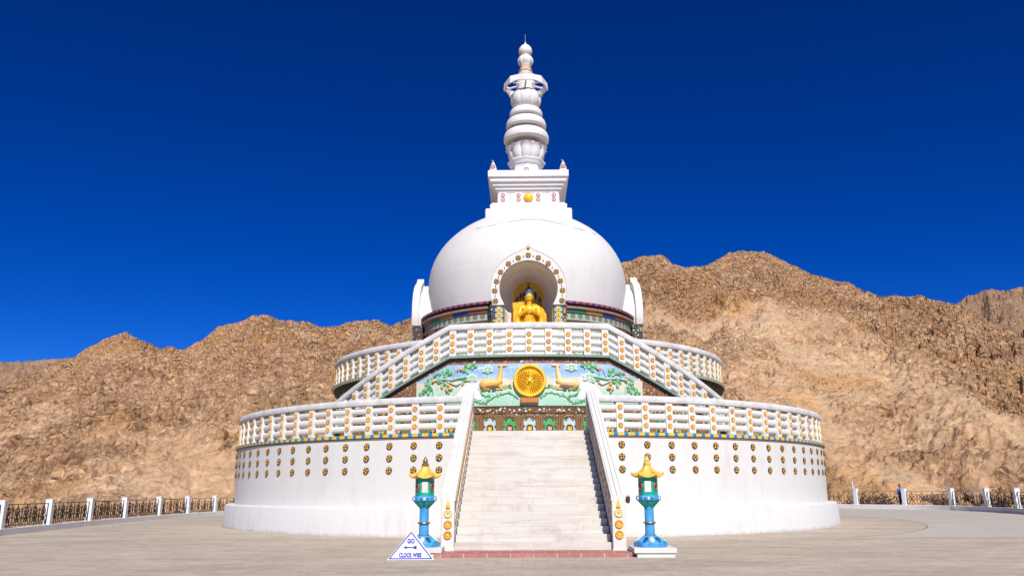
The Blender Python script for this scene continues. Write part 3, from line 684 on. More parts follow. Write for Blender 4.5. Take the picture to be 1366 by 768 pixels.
part('cable', MB().mat(0, True).tube([(-2.91, -4.16, 16.2), (-1.94, -4.67, 16.22), (-0.96, -4.84, 16.35), (-0.11, -4.82, 16.51), (0.73, -4.76, 16.52), (1.8, -4.67, 16.3), (3.06, -4.17, 16.1), (4.04, -3.19, 16.12)], .011, 5), 'wire', dome_o)

# niches
def arch_outline(side):
    R = [(0, 14.34), (.12, 14.18), (.30, 14.02), (.62, 13.88), (1.0, 13.70), (1.35, 13.44), (1.66, 13.08), (1.88, 12.65), (1.99, 12.2), (2.01, 11.75), (1.98, 11.4), (1.88, 11.02)]
    return [(side*x, z) for x, z in R]
def arch_inner(side):
    R = []
    for t in rng(0, 118, 18): a = radians(t); R.append((1.53*sin(a), 11.92+1.51*cos(a)))
    R.append((1.27, 11.05)); R.append((1.27, 11.02)); return [(side*x, z) for x, z in R]
def niche(rz, front=False):
    root = empty_part('niche', rz)
    if rz: root.location = (-.36*sin(radians(rz)), 0, 0)
    # face slab: thick ring between the ogee outline and the round opening
    mb = MB(); n = 40
    def resample(pl, n):
        L = [0]
        for p, q in zip(pl, pl[1:]): L.append(L[-1]+hypot(q[0]-p[0], q[1]-p[1]))
        return [(np.interp(L[-1]*i/n, L, [p[0] for p in pl]), np.interp(L[-1]*i/n, L, [p[1] for p in pl])) for i in range(n+1)]
    def slab_ring(mb, grow, y0, y1):
        for s in (-1, 1):
            o = resample([(x*grow if abs(x) > .01 else 0, z) for x, z in arch_outline(s)], n); i = resample(arch_inner(s), n)
            vs = [(x, y, z) for y in (y0, y1) for pl in (o, i) for x, z in pl]; m = n+1; fs = []
            for k in range(n):
                fs += [(k, k+1, m+k+1, m+k), (2*m+k, 3*m+k, 3*m+k+1, 2*m+k+1), (k, 2*m+k, 2*m+k+1, k+1), (m+k, m+k+1, 3*m+k+1, 3*m+k)]
            fs.append((n, m+n, 3*m+n, 2*m+n)); mb.add(vs, fs)
    slab_ring(mb, 1, -7.12, -6.72)
    sl = local('niche_face', mb.mesh('niche_face'), root, mats='white')
    line = [(x, -7.125, z) for x, z in arch_outline(-1)[::-1]]+[(x, -7.125, z) for x, z in arch_outline(1)[1:]]
    local('outline_groove', MB().mat(0, True).tube([(x*.985, y, z-.02) for x, y, z in line], .012, 5).mesh('outline_groove'), sl, mats='grey')
    # barrel behind the face, running into the dome
    mb = MB()
    out = [(x*.90, z-.45*min(1, max(0, (z-11.3)/1.5))) for x, z in arch_outline(-1)[::-1]]+[(x*.90, z-.45*min(1, max(0, (z-11.3)/1.5))) for x, z in arch_outline(1)[1:]]
    mb.mat(0, True)
    vs = [(x, y, z) for y in (-6.80, -3.9) for x, z in out]; m = len(out)
    mb.add(vs, [(k, k+1, m+k+1, m+k) for k in range(m-1)])
    local('niche_vault_roof', mb.mesh('niche_vault_roof'), root, mats='white')
    mb = MB(); mb.mat(0, True)
    inn = [(-1.272, 9.6)]+arch_inner(-1)[::-1]+arch_inner(1)[1:]+[(1.272, 9.6)]; m = len(inn)
    ys = [-7.0, -6.3, -5.6, -5.15, -4.8, -4.6]; sc_ = [1, 1, 1, .96, .84, .62]
    vs = [(x*k, y, 11.6+(z-11.6)*(k if z > 11.6 else 1)) for y, k in zip(ys, sc_) for x, z in inn]
    fs = [(j*m+k, j*m+k+1, (j+1)*m+k+1, (j+1)*m+k) for j in range(len(ys)-1) for k in range(m-1)]+[tuple((len(ys)-1)*m+k for k in range(m))]
    mb.add(vs, fs); local('niche_vault', mb.mesh('niche_vault'), root, mats='cream')
    # jambs, floor
    for s in (-1, 1):
        x0, x1 = sorted((s*1.275, s*1.98)); mb = MB().box(x0, x1, -7.08, -5.4, 7.2, 9.9); local('niche_base', mb.mesh('niche_base'), root, mats='flower_mosaic')
        x0, x1 = sorted((s*1.275, s*1.96)); mb = MB().box(x0, x1, -7.06, -6.45, 9.9, 11.0); local('niche_jamb', mb.mesh('niche_jamb'), root, mats='mosaic_dark')
        x0, x1 = sorted((s*1.33, s*1.74)); mb = MB().mat(0).box(x0, x1, -7.11, -7.05, 9.95, 10.93)
        for zc in (10.18, 10.48, 10.75):
            c = s*1.535
            for a in range(4): mb.mat(1, True).ell((c+.08*cos(a*pi/2+.78), -7.12, zc+.08*sin(a*pi/2+.78)), (.06, .03, .06), 8, 5)
            mb.mat(2, True).ell((c, -7.13, zc), (.045, .03, .045), 8, 5)
            for dx in (-.16, .16): mb.mat(3, True).ell((c+dx, -7.12, zc+.14), (.045, .025, .045), 6, 4)
        local('flower_pilaster', mb.mesh('flower_pilaster'), root, mats=['green_trim', 'gold', 'terracotta', 'blue_glaze'])
        x0, x1 = sorted((s*1.27, s*1.99)); mb = MB().box(x0, x1, -7.10, -6.2, 10.985, 11.04)
        local('niche_cornice', mb.mesh('niche_cornice'), root, mats='pinkbrown')
    mb = MB().box(-1.4, 1.4, -7.1, -4.4, 7.2, 9.9); local('niche_floor', mb.mesh('niche_floor'), root, mats='white')
    return root, sl
def empty_part(name, rz):
    o = bpy.data.objects.new(name, None); COL.objects.link(o); o.parent = stupa; o.location = (.05 if rz == 0 else 0, 0, 0); o.rotation_euler.z = radians(rz); return o
NM = [(0, 13.70), (.53, 13.55), (1.05, 13.23), (1.46, 12.78), (1.67, 12.28), (1.77, 11.77), (1.73, 11.22)]
for rz in (0, 90, -90):
    root, sl = niche(rz, rz == 0)
    pts = NM+[(-x, z) for x, z in NM[1:]]
    for x, z in pts:
        local('medallion', MED, root, (x, -7.115, z), (radians(90), 0, 0), scale=(1.12, 1.12, 1))
    drop = MB(); drop.mat(0, True).ell((0, 0, 0), (.03, .02, .035), 6, 5).lathe([(.028, .02), (.012, .09), (0, .13)], 8); dm = drop.mesh('drop_ornament'); dm.materials.append(M['brown'])
    for i in range(6):
        for s in (-1, 1):
            (x0, z0), (x1, z1) = NM[i], NM[i+1]; local('drop_ornament', dm, root, (s*(x0+x1)/2, -7.12, (z0+z1)/2-.04), (0, 0, 0))
    local('medallion', MED, root, (0, -7.115, 14.07), (radians(90), 0, 0), scale=(.62, .62, 1))
    if rz == 0:
        # gold screen with dark tree and leaf carving
        pl = [(-.84, 9.9), (.84, 9.9), (.84, 12.0)]+[(.84*cos(a), 12.0+.80*sin(a)) for a in rng(0, pi, 16)[1:-1]]+[(-.84, 12.0)]
        sc2 = local('gold_screen', MB().prism(pl, -5.18, -5.05).mesh('gold_screen'), root, mats='gold_dark')
        mb = MB()
        for (cx, cz, s, n_) in ((0, 12.28, 1.0, 5), (-.42, 11.95, .55, 4), (.40, 11.98, .6, 4), (-.62, 11.75, .5, 4), (.62, 11.75, .55, 4), (-.25, 12.0, .5, 3), (.26, 12.02, .45, 3)):
            for k in range(n_):
                w_ = (.05+.05*k)*s; z = cz+.28*s-.12*s*k*1.2
                mb.box(cx-w_, cx+w_, -5.20, -5.175, z-.02, z+.022)
                if k % 2: mb.box(cx-w_, cx-w_+.03, -5.203, -5.178, z-.09*s, z+.01); mb.box(cx+w_-.03, cx+w_, -5.203, -5.178, z-.09*s, z+.01)
            mb.box(cx-.02, cx+.02, -5.206, -5.18, cz-.5*s, cz+.36*s)
        for sx in (-1, 1):
            for k in range(8):
                mb.ell((sx*(.5+.06*sin(k*2.1)), -5.185, 11.5-.13*k), (.045, .012, .05), 6, 4)
                mb.ell((sx*(.66+.04*cos(k*1.7)), -5.185, 11.45-.13*k), (.03, .012, .06), 6, 4)
        local('screen_carving', mb.mesh('screen_carving'), sc2, mats='inkblack')
        local('screen_frame', MB().mat(0, True).tube([(-.84, -5.18, 9.9), (-.84, -5.18, 12.0)]+[(-.84*cos(a), -5.18, 12.0+.80*sin(a)) for a in rng(0, pi, 16)[1:-1]]+[(.84, -5.18, 12.0), (.84, -5.18, 9.9)], .025, 6).mesh('screen_frame'), sc2, mats='gold')

# harmika (square block above the dome), offset slightly like the real one
HX = .13
hk = bpy.data.objects.new('harmika', None); COL.objects.link(hk); hk.parent = stupa; hk.location = (HX, 0, 17.3)
def hp(name, mb, mats): return part(name, mb, mats, hk, loc=(HX, 0, 0))
def sq(mb, prof):
    return mb.lathe([(r*sqrt(2), z) for r, z in prof], 4, rot=45)
bevel(hp('harmika_base', sq(MB(), [(2.60, 16.9), (2.60, 18.02)]), 'white_dome'), .10, 3)
bevel(hp('harmika_plinth', sq(MB(), [(2.26, 18.0), (2.32, 18.15), (2.32, 18.36), (2.22, 18.42), (2.2, 18.5)]), 'white_spire'), .02)
bevel(hp('harmika_body', sq(MB(), [(1.86, 18.4), (1.86, 19.35)]), 'white_spire'), .02)
bevel(hp('harmika_cornice', sq(MB(), [(1.90, 19.28), (1.92, 19.40), (2.02, 19.42), (2.04, 19.60), (2.16, 19.62), (2.18, 19.82), (2.32, 19.84), (2.34, 20.08), (2.45, 20.1), (2.45, 20.50), (2.38, 20.53)]), 'white_spire'), .015)
ringm = MB(); ringm.mat(1, True).lathe([(.125, 0), (.125, .02), (.0, .022)], 24); ringm.mat(0, True).tube([(.112*cos(k*pi/12), .112*sin(k*pi/12), .02) for k in range(24)], .021, 4, True).ell((0, 0, .02), (.05, .05, .015), 10, 5)
for k in range(8): ringm.mat(0, True).ell((.062*cos(k*pi/4), .062*sin(k*pi/4), .02), (.009, .009, .009), 5, 4)
ringm = ringm.mesh('red_rosette'); ringm.materials.append(M['red_glaze']); ringm.materials.append(M['white_spire'])
dotm = MB().mat(0, True).ell((0, 0, 0), (.026, .026, .02), 8, 5).mesh('red_stud'); dotm.materials.append(M['red_glaze'])
panel = MB().box(-.22, .22, -.02, .02, 0, .8).mesh('pilaster'); panel.materials.append(M['white_spire'])
pan2 = MB().box(-.36, .36, -.035, .0, 0, .22).mesh('tablet'); pan2.materials.append(M['white_spire'])
for q in range(4):
    Rm = Matrix.Rotation(q*pi/2, 4, 'Z')
    def hput(name, mesh, x, y, z, disc=True):
        o = bpy.data.objects.new(name, mesh); COL.objects.link(o); o.parent = hk
        o.matrix_basis = Rm @ Matrix.Translation((x, y, z-17.3)) @ (Matrix.Rotation(pi/2, 4, 'X') if disc else Matrix())
    if q == 2: continue
    for x in (-1.55, -.60, .60, 1.55):
        hput('pilaster', panel, x, -1.87, 18.5, False)
        for z in (18.80, 19.10): hput('red_rosette', ringm, x, -1.89, z)
    for x in (-1.08, 1.08):
        for z in (18.68, 18.92, 19.14): hput('tablet', pan2, x, -1.86, z-.1, False) if z == 18.68 else None; hput('red_stud', dotm, x, -1.90, z)
    hput('gold_boss', None, 0, 0, 0) if False else None
boss = MB(); boss.mat(0, True).lathe([(.29, 0), (.29, .05), (.25, .08)], 32).ell((0, 0, .06), (.25, .25, .14), 24, 12)
bm_ = boss.mesh('gold_boss'); bm_.materials.append(M['gold'])
o = bpy.data.objects.new('gold_boss', bm_); COL.objects.link(o); o.parent = hk; o.matrix_basis = Matrix.Translation((0, -1.88, 18.93-17.3)) @ Matrix.Rotation(pi/2, 4, 'X')
for sx in (-1, 1):
    for sy in (-1, 1):
        mb = MB(); mb.mat(0, True).lathe([(.24, 20.52), (.22, 20.7), (.13, 21.0), (.07, 21.12), (0, 21.15)], 16)
        c = part('corner_finial', mb, 'white_spire', hk, loc=(HX+sx*2.14, sy*2.14, 0))
        if sy < 0: local('red_rosette', ringm, c, (0, -.235, 20.78), (radians(98), 0, 0))
        local('lamp_head', MB().box(-.05, .05, -.06, .06, 21.14, 21.24).tube([(0, 0, 21.1), (-.06, 0, 21.22), (-.1, -.02, 21.32)], .022, 6).mesh('lamp_head'), c, mats='grey')

# spire
SX = .04
sp = bpy.data.objects.new('spire', None); COL.objects.link(sp); sp.parent = stupa; sp.location = (SX, 0, 20.5)
def spp(name, mb, mats='white_spire'): return part(name, mb, mats, sp, loc=(SX, 0, 0))
spp('pedestal', MB().lathe([(1.08, 20.5), (1.08, 20.62), (1.0, 20.66), (.98, 21.60), (1.05, 21.64), (1.12, 21.74), (1.14, 21.84), (1.22, 21.92), (1.22, 22.0), (.9, 22.02)], 8))
for k in range(8):
    a = 45*k+22.5; r_ = .98*cos(radians(22.5)); mb = MB()
    x0 = .30
    for (xa, xb, za, zb) in ((-x0, x0, 20.78, 20.82), (-x0, x0, 21.46, 21.50), (-x0, -x0+.04, 20.82, 21.46), (x0-.04, x0, 20.82, 21.46)): mb.box(xa, xb, -r_-.018, -r_+.01, za, zb, a, (0, 0))
    spp('panel_frame', mb)
o = local('red_rosette', ringm, sp, (0, -1.02, 21.12-20.5), (radians(90), 0, 0)); o.scale = (1.2, 1.2, 1.2)
def petal(n, k, curl=0.):
    def f(r, z, a, t):
        m = abs(cos(n*a/2)); return (r*(1-k+k*m**.5)+curl*m*m*(t > .75)*(t-.75)*4, z+.10*m*(t > .7)*(t-.7)*3.3)
    return f
spp('lotus_base', MB().mat(0, True).lathe([(.88, 21.95), (1.02, 22.08), (1.14, 22.28), (1.20, 22.5), (1.22, 22.7), (1.28, 22.84), (1.38, 22.94), (1.30, 22.95), (1.10, 22.88), (.85, 22.7)], 200, mod=petal(10, .13, .06)))
spp('lotus_petals', MB().mat(0, True).lathe([(.85, 22.5), (1.0, 22.8), (1.02, 23.0), (1.06, 23.14), (.96, 23.16), (.7, 23.0)], 160, mod=petal(14, .07, .06)))
spp('spire_core', MB().mat(0, True).lathe([(.62, 22.8), (.60, 28.0)], 32))
def ring(zc, R, h):   # thick rounded disc, wider at its lower edge
    return MB().mat(0, True).lathe([(.55, zc-h*.42), (R*.72, zc-h*.46), (R*.93, zc-h*.50), (R*.99, zc-h*.42), (R, zc-h*.25), (R*.985, zc), (R*.94, zc+h*.2), (R*.86, zc+h*.36), (R*.74, zc+h*.46), (.55, zc+h*.5)], 64)
spp('spire_ring', ring(23.80, 1.47, .76)); spp('spire_ring', ring(24.70, 1.31, .68)); spp('spire_ring', ring(25.46, 1.08, .56))
spp('lotus_cushion', MB().mat(0, True).lathe([(.62, 25.76), (.84, 25.9), (.97, 26.14), (1.01, 26.42), (.96, 26.73), (.84, 26.94), (.6, 27.0)], 128, mod=lambda r, z, a, t: (r*(.93+.07*abs(cos(4*a))**.45), z)))
spp('cushion_neck', MB().mat(0, True).lathe([(.5, 27.0), (.42, 27.1), (.30, 27.5), (.24, 27.9), (.28, 28.3)], 32))
# open octagonal canopy: a low band carried on ribs, sky showing between them
mb = MB(); N8 = 64; vs = []
for k in range(N8):
    a = 2*pi*k/N8; u = (a % (pi/4))-pi/8; base = cos(pi/8)/cos(u); c = abs(u)/(pi/8)      # c = 1 at a corner
    zl = 27.14+.12*(1-c*c)
    for r, z in ((1.47, zl), (1.43, 27.66), (1.34, 27.66), (1.38, zl)): vs.append((r*base*sin(a), -r*base*cos(a), z))
mb.add(vs, [(k*4+i, ((k+1) % N8)*4+i, ((k+1) % N8)*4+(i+1) % 4, k*4+(i+1) % 4) for k in range(N8) for i in range(4)])
spp('canopy_band', mb)
mb = MB(); mb.mat(0, True)
for k in range(8):
    a = 2*pi*k/8; p = lambda r, z: (r*sin(a), -r*cos(a), z)
    mb.tube([p(.30, 27.75), p(.6, 27.45), p(1.0, 27.32), p(1.38, 27.34)], [.07, .055, .055, .10], 6)
mb.lathe([(.40, 27.70), (.50, 27.72), (.46, 27.85), (.34, 27.9)], 32)
spp('canopy_rib', mb)
mb = MB(); mb.mat(0, True).lathe([(.45, 27.0), (.42, 27.3), (.34, 27.7), (.34, 28.1), (.40, 28.3)], 32); spp('canopy_stem', mb)
spp('canopy_hub', MB().mat(0, True).lathe([(.5, 28.22), (.52, 28.30), (.40, 28.40), (.34, 28.48)], 32))
spp('finial_collar', MB().mat(0, True).lathe([(.36, 28.45), (.42, 28.52), (.38, 28.60), (.42, 28.70), (.36, 28.78), (.40, 28.86), (.34, 28.93)], 48), 'finial_tan')if False else None
M['finial_tan'] = paint('reflected_tan_paint', (.66, .50, .30), .3, 9, .5)  # tan tint of reflected light, painted onto the white finial rings
spp('finial_collar', MB().mat(0, True).lathe([(.42, 28.44), (.46, 28.52), (.38, 28.60), (.40, 28.70), (.34, 28.78), (.37, 28.86), (.34, 28.93)], 48), 'finial_tan')
spp('finial_lobes', MB().mat(0, True).lathe([(.36, 28.9), (.40, 29.0), (.50, 29.12), (.53, 29.30), (.49, 29.48), (.40, 29.56), (.36, 29.60)], 64, mod=lambda r, z, a, t: (r*(.90+.10*abs(cos(4*a))**.5), z)))
spp('finial_neck', MB().mat(0, True).lathe([(.36, 29.55), (.33, 29.62), (.30, 29.72), (.36, 29.78)], 32), 'finial_tan')
spp('finial_bud', MB().mat(0, True).lathe([(.30, 29.72), (.42, 29.84), (.46, 30.0), (.42, 30.2), (.30, 30.38), (.16, 30.5), (.06, 30.6), (.02, 30.75), (0, 30.76)], 40))
spp('lightning_rod', MB().tube([(0, 0, 30.6), (0, 0, 31.3)], .015, 5), 'grey')

# ------------------------------------------------------------------ mural wall with upper stair (curved)
def zf(a): return -.1105*max(0, abs(a)-14.8)
azw = sorted(set(rng(-44.6, 44.6, 60)+[-14.8, 14.8, -21.6, 21.6, -15.2, 15.2]))
mural = st('mural_wall', MB().arcwall(12.9, 13.4, lambda a: 3.85, lambda a: max(3.9, 7.17+zf(a)), azw), 'mosaic')
st('green_trim', MB().sweep([(13.2, 7.24), (13.56, 7.24), (13.60, 7.33), (13.2, 7.36)], azw, zf), 'green_trim')
st('dark_trim', MB().sweep([(13.2, 7.15), (13.50, 7.17), (13.52, 7.24), (13.2, 7.24)], azw, zf), 'dark')
# stair flight between wall and upper terrace (a ramp of steps)
mb = MB()
for k in range(34):
    a0, a1 = 14.8+k*.88, 14.8+(k+1)*.88
    z = 7.30+zf(a0+.44)
    for s in (-1, 1):
        aa = rng(s*a0, s*a1, 2); mb.arcwall(11.1, 13.25, lambda a: 3.9, lambda a: z, sorted(aa))
mb.arcwall(11.1, 13.25, lambda a: 6.9, lambda a: 7.31, rng(-14.8, 14.8, 20))
st('curved_stair', mb, 'marble')
pa = sorted(set(rng(-21.6, 21.6, 48)+[-15.2, 15.2]))
picture_o = st('painted_panel', MB().arcwall(13.36, 13.43, lambda a: 5.13, lambda a: 6.97-.108*max(0, abs(a)-15.2), pa), 'picture', mural)
st('panel_border', MB().arcwall(13.38, 13.46, lambda a: 5.10, lambda a: 5.16, rng(-44, 44, 50)), 'brown', mural)
st('bead_border', MB().arcwall(13.38, 13.45, lambda a: 4.86, lambda a: 5.10, rng(-40, 40, 50)), 'mosaic_fine', mural)
def Q(x, y): return ((x-706.5)*.1405, 5.85+(521-y)*.0321)      # measured positions on the panel
def QP(x, y, d=0.): a, z = Q(x, y); return P(a, 13.44+d, z)
def relief_poly(pts, d0=.0, d1=.06):
    mb = MB(); n = len(pts); vs = [QP(x, y, d) for d in (d0, d1) for x, y in pts]
    mb.add(vs, [tuple(range(n)), tuple(range(n, 2*n))]+[(i, (i+1) % n, n+(i+1) % n, n+i) for i in range(n)]); return mb
# wheel
wx, wz = 0.02, 6.21
wm = MB(); wm.mat(0, True).lathe([(.69, -.04), (.70, .05), (.67, .10), (.61, .10), (.58, .05), (.57, -.03), (.1, -.03)], 96)
for k in range(30):
    a = 2*pi*k/30; R1 = Matrix.Rotation(a, 3, 'Z'); wm.ell((.37*cos(a), .37*sin(a), .02), (.21, .022, .07), 8, 4, R1)
wm.ell((0, 0, .05), (.10, .10, .08), 16, 8)
for k in range(8): a = 2*pi*k/8; wm.ell((.155*cos(a), .155*sin(a), .045), (.05, .03, .03), 6, 4, Matrix.Rotation(a, 3, 'Z'))
wme = wm.mesh('dharma_wheel'); wme.materials.append(M['wheel_gold'])
w_o = place('dharma_wheel', wme, mural, (wx, -13.52, wz), 0); w_o['label'] = 'round golden spoked wheel between the two deer'
plq = st('inscription_plaque', MB().box(-.385, .385, -13.60, -13.42, 5.26, 5.50), 'terracotta', mural); bevel(plq, .01)
mb = MB()
G = [[(0, 0, 0, 6), (3, 0, 3, 6), (0, 3, 3, 3), (0, 6, 3, 6)], [(0, 1, 3, 1), (1.5, 0, 1.5, 6), (0, 4, 3, 4), (0, 0, 0, 3)], [(0, 5, 3, 5), (1.5, 2, 1.5, 6), (0, 0, 1.5, 3), (3, 0, 1.5, 3), (0, 2, 3, 2)], [(0, 0, 0, 5), (0, 5, 3, 2), (3, 0, 3, 6), (0, 2, 3, 3)], [(0, 4, 3, 5), (1.5, 0, 1.5, 6), (1.5, 2, 3, 1), (0, 1, 1.5, 3)]]
for gi, g in enumerate(G):
    ox = -.31+gi*.135
    for x0, z0, x1, z1 in g: mb.tube([(ox+x0*.03, -13.605, 5.31+z0*.024), (ox+x1*.03, -13.605, 5.31+z1*.024)], .010, 4)
st('inscription', mb, 'gold', plq)
# deer reliefs
def deer(s, body, lab):
    c = 706.5
    def X(x): return c+s*(x-c)
    mb = MB()
    def cp(p, q, r0, r1): 
        A_, B_ = QP(X(p[0]), p[1], .02), QP(X(q[0]), q[1], .02); mb.caps(A_, B_, r0*.0325, r1*.0325, 10)
    cp((649, 513), (664, 512), 6.6, 5.2)        # barrel
    cp((664, 512), (668, 510), 5.2, 4.6)        # chest
    cp((647.5, 514.5), (648.5, 518), 6.2, 4.0)        # haunch
    cp((667, 509), (669.3, 500), 4.6, 2.9); cp((669.3, 500), (670.3, 492), 2.9, 2.2)   # neck
    cp((669.8, 490), (673.5, 488.8), 2.5, 1.7); cp((673.5, 488.8), (677, 489.2), 1.6, .95)   # head, muzzle
    cp((668.6, 488.6), (665.6, 490.5), .95, .5)   # ear
    cp((669, 487.8), (667.8, 487.0), .6, .3)
    cp((667, 514), (671, 519.5), 3.0, 1.6); cp((672, 520), (661, 521), 1.2, .8)   # folded foreleg
    cp((669, 513), (676, 519), 1.4, .8); cp((676, 519), (681, 516), .7, .5)
    cp((646, 519), (655, 521), 2.0, 1.2); cp((655, 521), (644, 521.3), 1.1, .8)   # folded hind leg
    cp((642.8, 511), (641, 516), .9, .5)
    o = st('deer', mb, body, mural); o['label'] = lab
    remesh(o, .022)
    mb = MB(); mb.mat(0, True)
    for x, y in ((655, 521.5), (659.5, 521.3), (662, 521), (681.5, 516)): mb.ell(QP(X(x), y, .05), (.05, .05, .03), 8, 5)
    st('hoof', mb, 'wire', o)
    mb = MB(); mb.mat(0, True).ell(QP(X(672), 488.8, .085), (.018, .018, .014), 6, 4); st('eye', mb, 'inkblack', o)
deer(1, 'deer', 'deep ochre deer lying on the left of the golden wheel'); deer(-1, 'deer_pale', 'pale ochre deer lying on the right of the golden wheel')
def blob(cx, cy, rx, ry, n=7, k=.18, m=40, ph=0): return [(cx+rx*(1+k*abs(sin(n*t/2+ph))-k)*cos(t), cy+ry*(1+k*abs(sin(n*t/2+ph))-k)*sin(t)) for t in rng(0, 2*pi, m)[:-1]]
def cloud(cx, cy, rx, ry):
    o = st('cloud', relief_poly(blob(cx, cy, rx, ry, 6, .28), 0, .05), 'cloud', mural)
    for q in (.72, .40):
        pts = [QP(x, y, .055) for x, y in blob(cx, cy+.4, rx*q, ry*q, 6, .28, 30)]
        st('cloud_line', MB().mat(0, True).tube(pts, .013, 4, True), 'leaf_pale' if q > .5 else 'leaf', o)
for cx, cy, rx, ry in ((652.5, 494, 7.6, 5.2), (632, 505, 7.2, 6), (761.5, 491.5, 8.4, 5.4), (785, 504.5, 9.2, 7)): cloud(cx, cy, rx, ry)
for s, x0 in ((1, 632), (-1, 781)):
    c = x0; st('white_hill', relief_poly([(c-21, 527), (c-15, 519), (c-8, 513), (c-2, 510.5), (c+4, 511), (c+9, 515), (c+11, 521), (c+12, 534), (c-16, 534)] if s > 0 else [(c+21, 527), (c+15, 519), (c+8, 513), (c+2, 510.5), (c-4, 511), (c-9, 515), (c-11, 521), (c-12, 534), (c+16, 534)], 0, .03), 'hill_white', mural)
def leafpoly(cx, cy, L, a):
    pts = []
    for t in rng(0, 1, 8): pts.append((t*L, .30*L*sin(pi*t)**.8*(1+.25*sin(t*18))))
    for t in rng(1, 0, 8)[1:-1]: pts.append((t*L, -.30*L*sin(pi*t)**.8*(1+.25*sin(t*18+2))))
    return [(cx+x*cos(a)-y*sin(a), cy+x*sin(a)+y*cos(a)) for x, y in pts]
def fruit_tree(s):
    def X(x): return x if s < 0 else 1413-x
    root = None; mb = MB(); mb.mat(0, True)
    for path, r in (([(580, 528), (578, 517), (574, 512), (577, 507), (590, 505), (604, 506.5), (616, 504), (624, 503)], .045), ([(577, 507), (572, 510), (566, 511)], .035), ([(600, 506), (596, 500), (592, 497)], .03), ([(604, 506), (607, 498), (609, 493)], .03), ([(613, 504.5), (614, 497), (613, 492)], .03), ([(598, 508), (606, 512), (611, 514), (616, 511)], .035)):
        mb.tube([QP(X(x), y, .03) for x, y in path], r, 6)
    root = st('fruit_tree', mb, 'stem', mural); root['label'] = 'painted fruit tree with green leaves left of the left deer' if s < 0 else 'painted fruit tree with green leaves right of the right deer'
    rr = random.Random(5 if s < 0 else 6)
    for gi, (cx, cy, n, L) in enumerate(((597, 497, 5, 7), (571, 508, 6, 6), (590, 510, 4, 6.5), (584, 499, 4, 5.5), (624, 491, 6, 7.5), (620, 508, 3, 5), (562, 523, 5, 5), (600, 520, 4, 5), (571, 518, 5, 6), (633, 488, 4, 5.5))):
        mb = MB()
        for k in range(n):
            a = 2*pi*k/n+rr.uniform(-.4, .4); pts = leafpoly(X(cx)+.8*cos(a), cy+.8*sin(a), L*rr.uniform(.75, 1.1), a)
            b = relief_poly(pts, .0, .05+rr.uniform(-.01, .015)); mb.mat(k % 2); mb.add(b.v, b.f)
        st('leaf_cluster', mb, ['leaf', 'leaf_pale'], root)
    for cx, cy, r in ((578, 507, 2.1), (577, 503, 1.4), (599.5, 513, 2.2), (602, 518, 2.3), (598, 520.5, 1.8)):
        mb = MB(); mb.mat(0, True).ell(QP(X(cx), cy, .06), (r*.031, .05, r*.036), 12, 8); st('fruit', mb, 'fruit', root)
    mb = MB(); mb.mat(0, True)
    for k in range(5):
        a = -pi/2+(k-2)*.42; mb.ell(QP(X(615)+2.2*cos(a), 494+2.2*sin(a), .055), (.05, .035, .085), 10, 6, Matrix.Rotation(-(k-2)*.42 if s < 0 else (k-2)*.42, 3, 'Y'))
    st('lotus_blossom', mb, 'pink', root)
fruit_tree(-1); fruit_tree(1)
def vine(pts, lab):
    mb = MB(); mb.mat(0, True).tube([QP(x, y, .02) for x, y in pts], .025, 5); mb.smooth = False; rr = random.Random(3)
    L = [0]
    for p, q in zip(pts, pts[1:]): L.append(L[-1]+hypot(q[0]-p[0], q[1]-p[1]))
    n = int(L[-1]/1.7)
    for i in range(n):
        t = L[-1]*(i+.5)/n; x = np.interp(t, L, [p[0] for p in pts]); y = np.interp(t, L, [p[1] for p in pts])
        a = rr.uniform(0, 2*pi); b = relief_poly(leafpoly(x, y, rr.uniform(1.8, 3.2), a), 0, rr.uniform(.03, .05)); mb.mat(1 if i % 3 else 0); mb.add(b.v, b.f)
    st('leafy_vine', mb, ['leaf_pale', 'leaf'], mural)
for s in (0, 1):
    X = (lambda x: x) if s == 0 else (lambda x: 1413-x)
    vine([(X(x), y) for x, y in ((630, 530), (636, 534), (642, 537), (648, 539), (653, 536), (659, 531), (666, 528), (674, 526), (681, 525), (687, 528), (692, 533))], '')
    vine([(X(x), y) for x, y in ((640, 518), (643, 524), (648, 528), (656, 530))], '')
    vine([(X(x), y) for x, y in ((674, 518), (680, 515), (684, 519))], '')
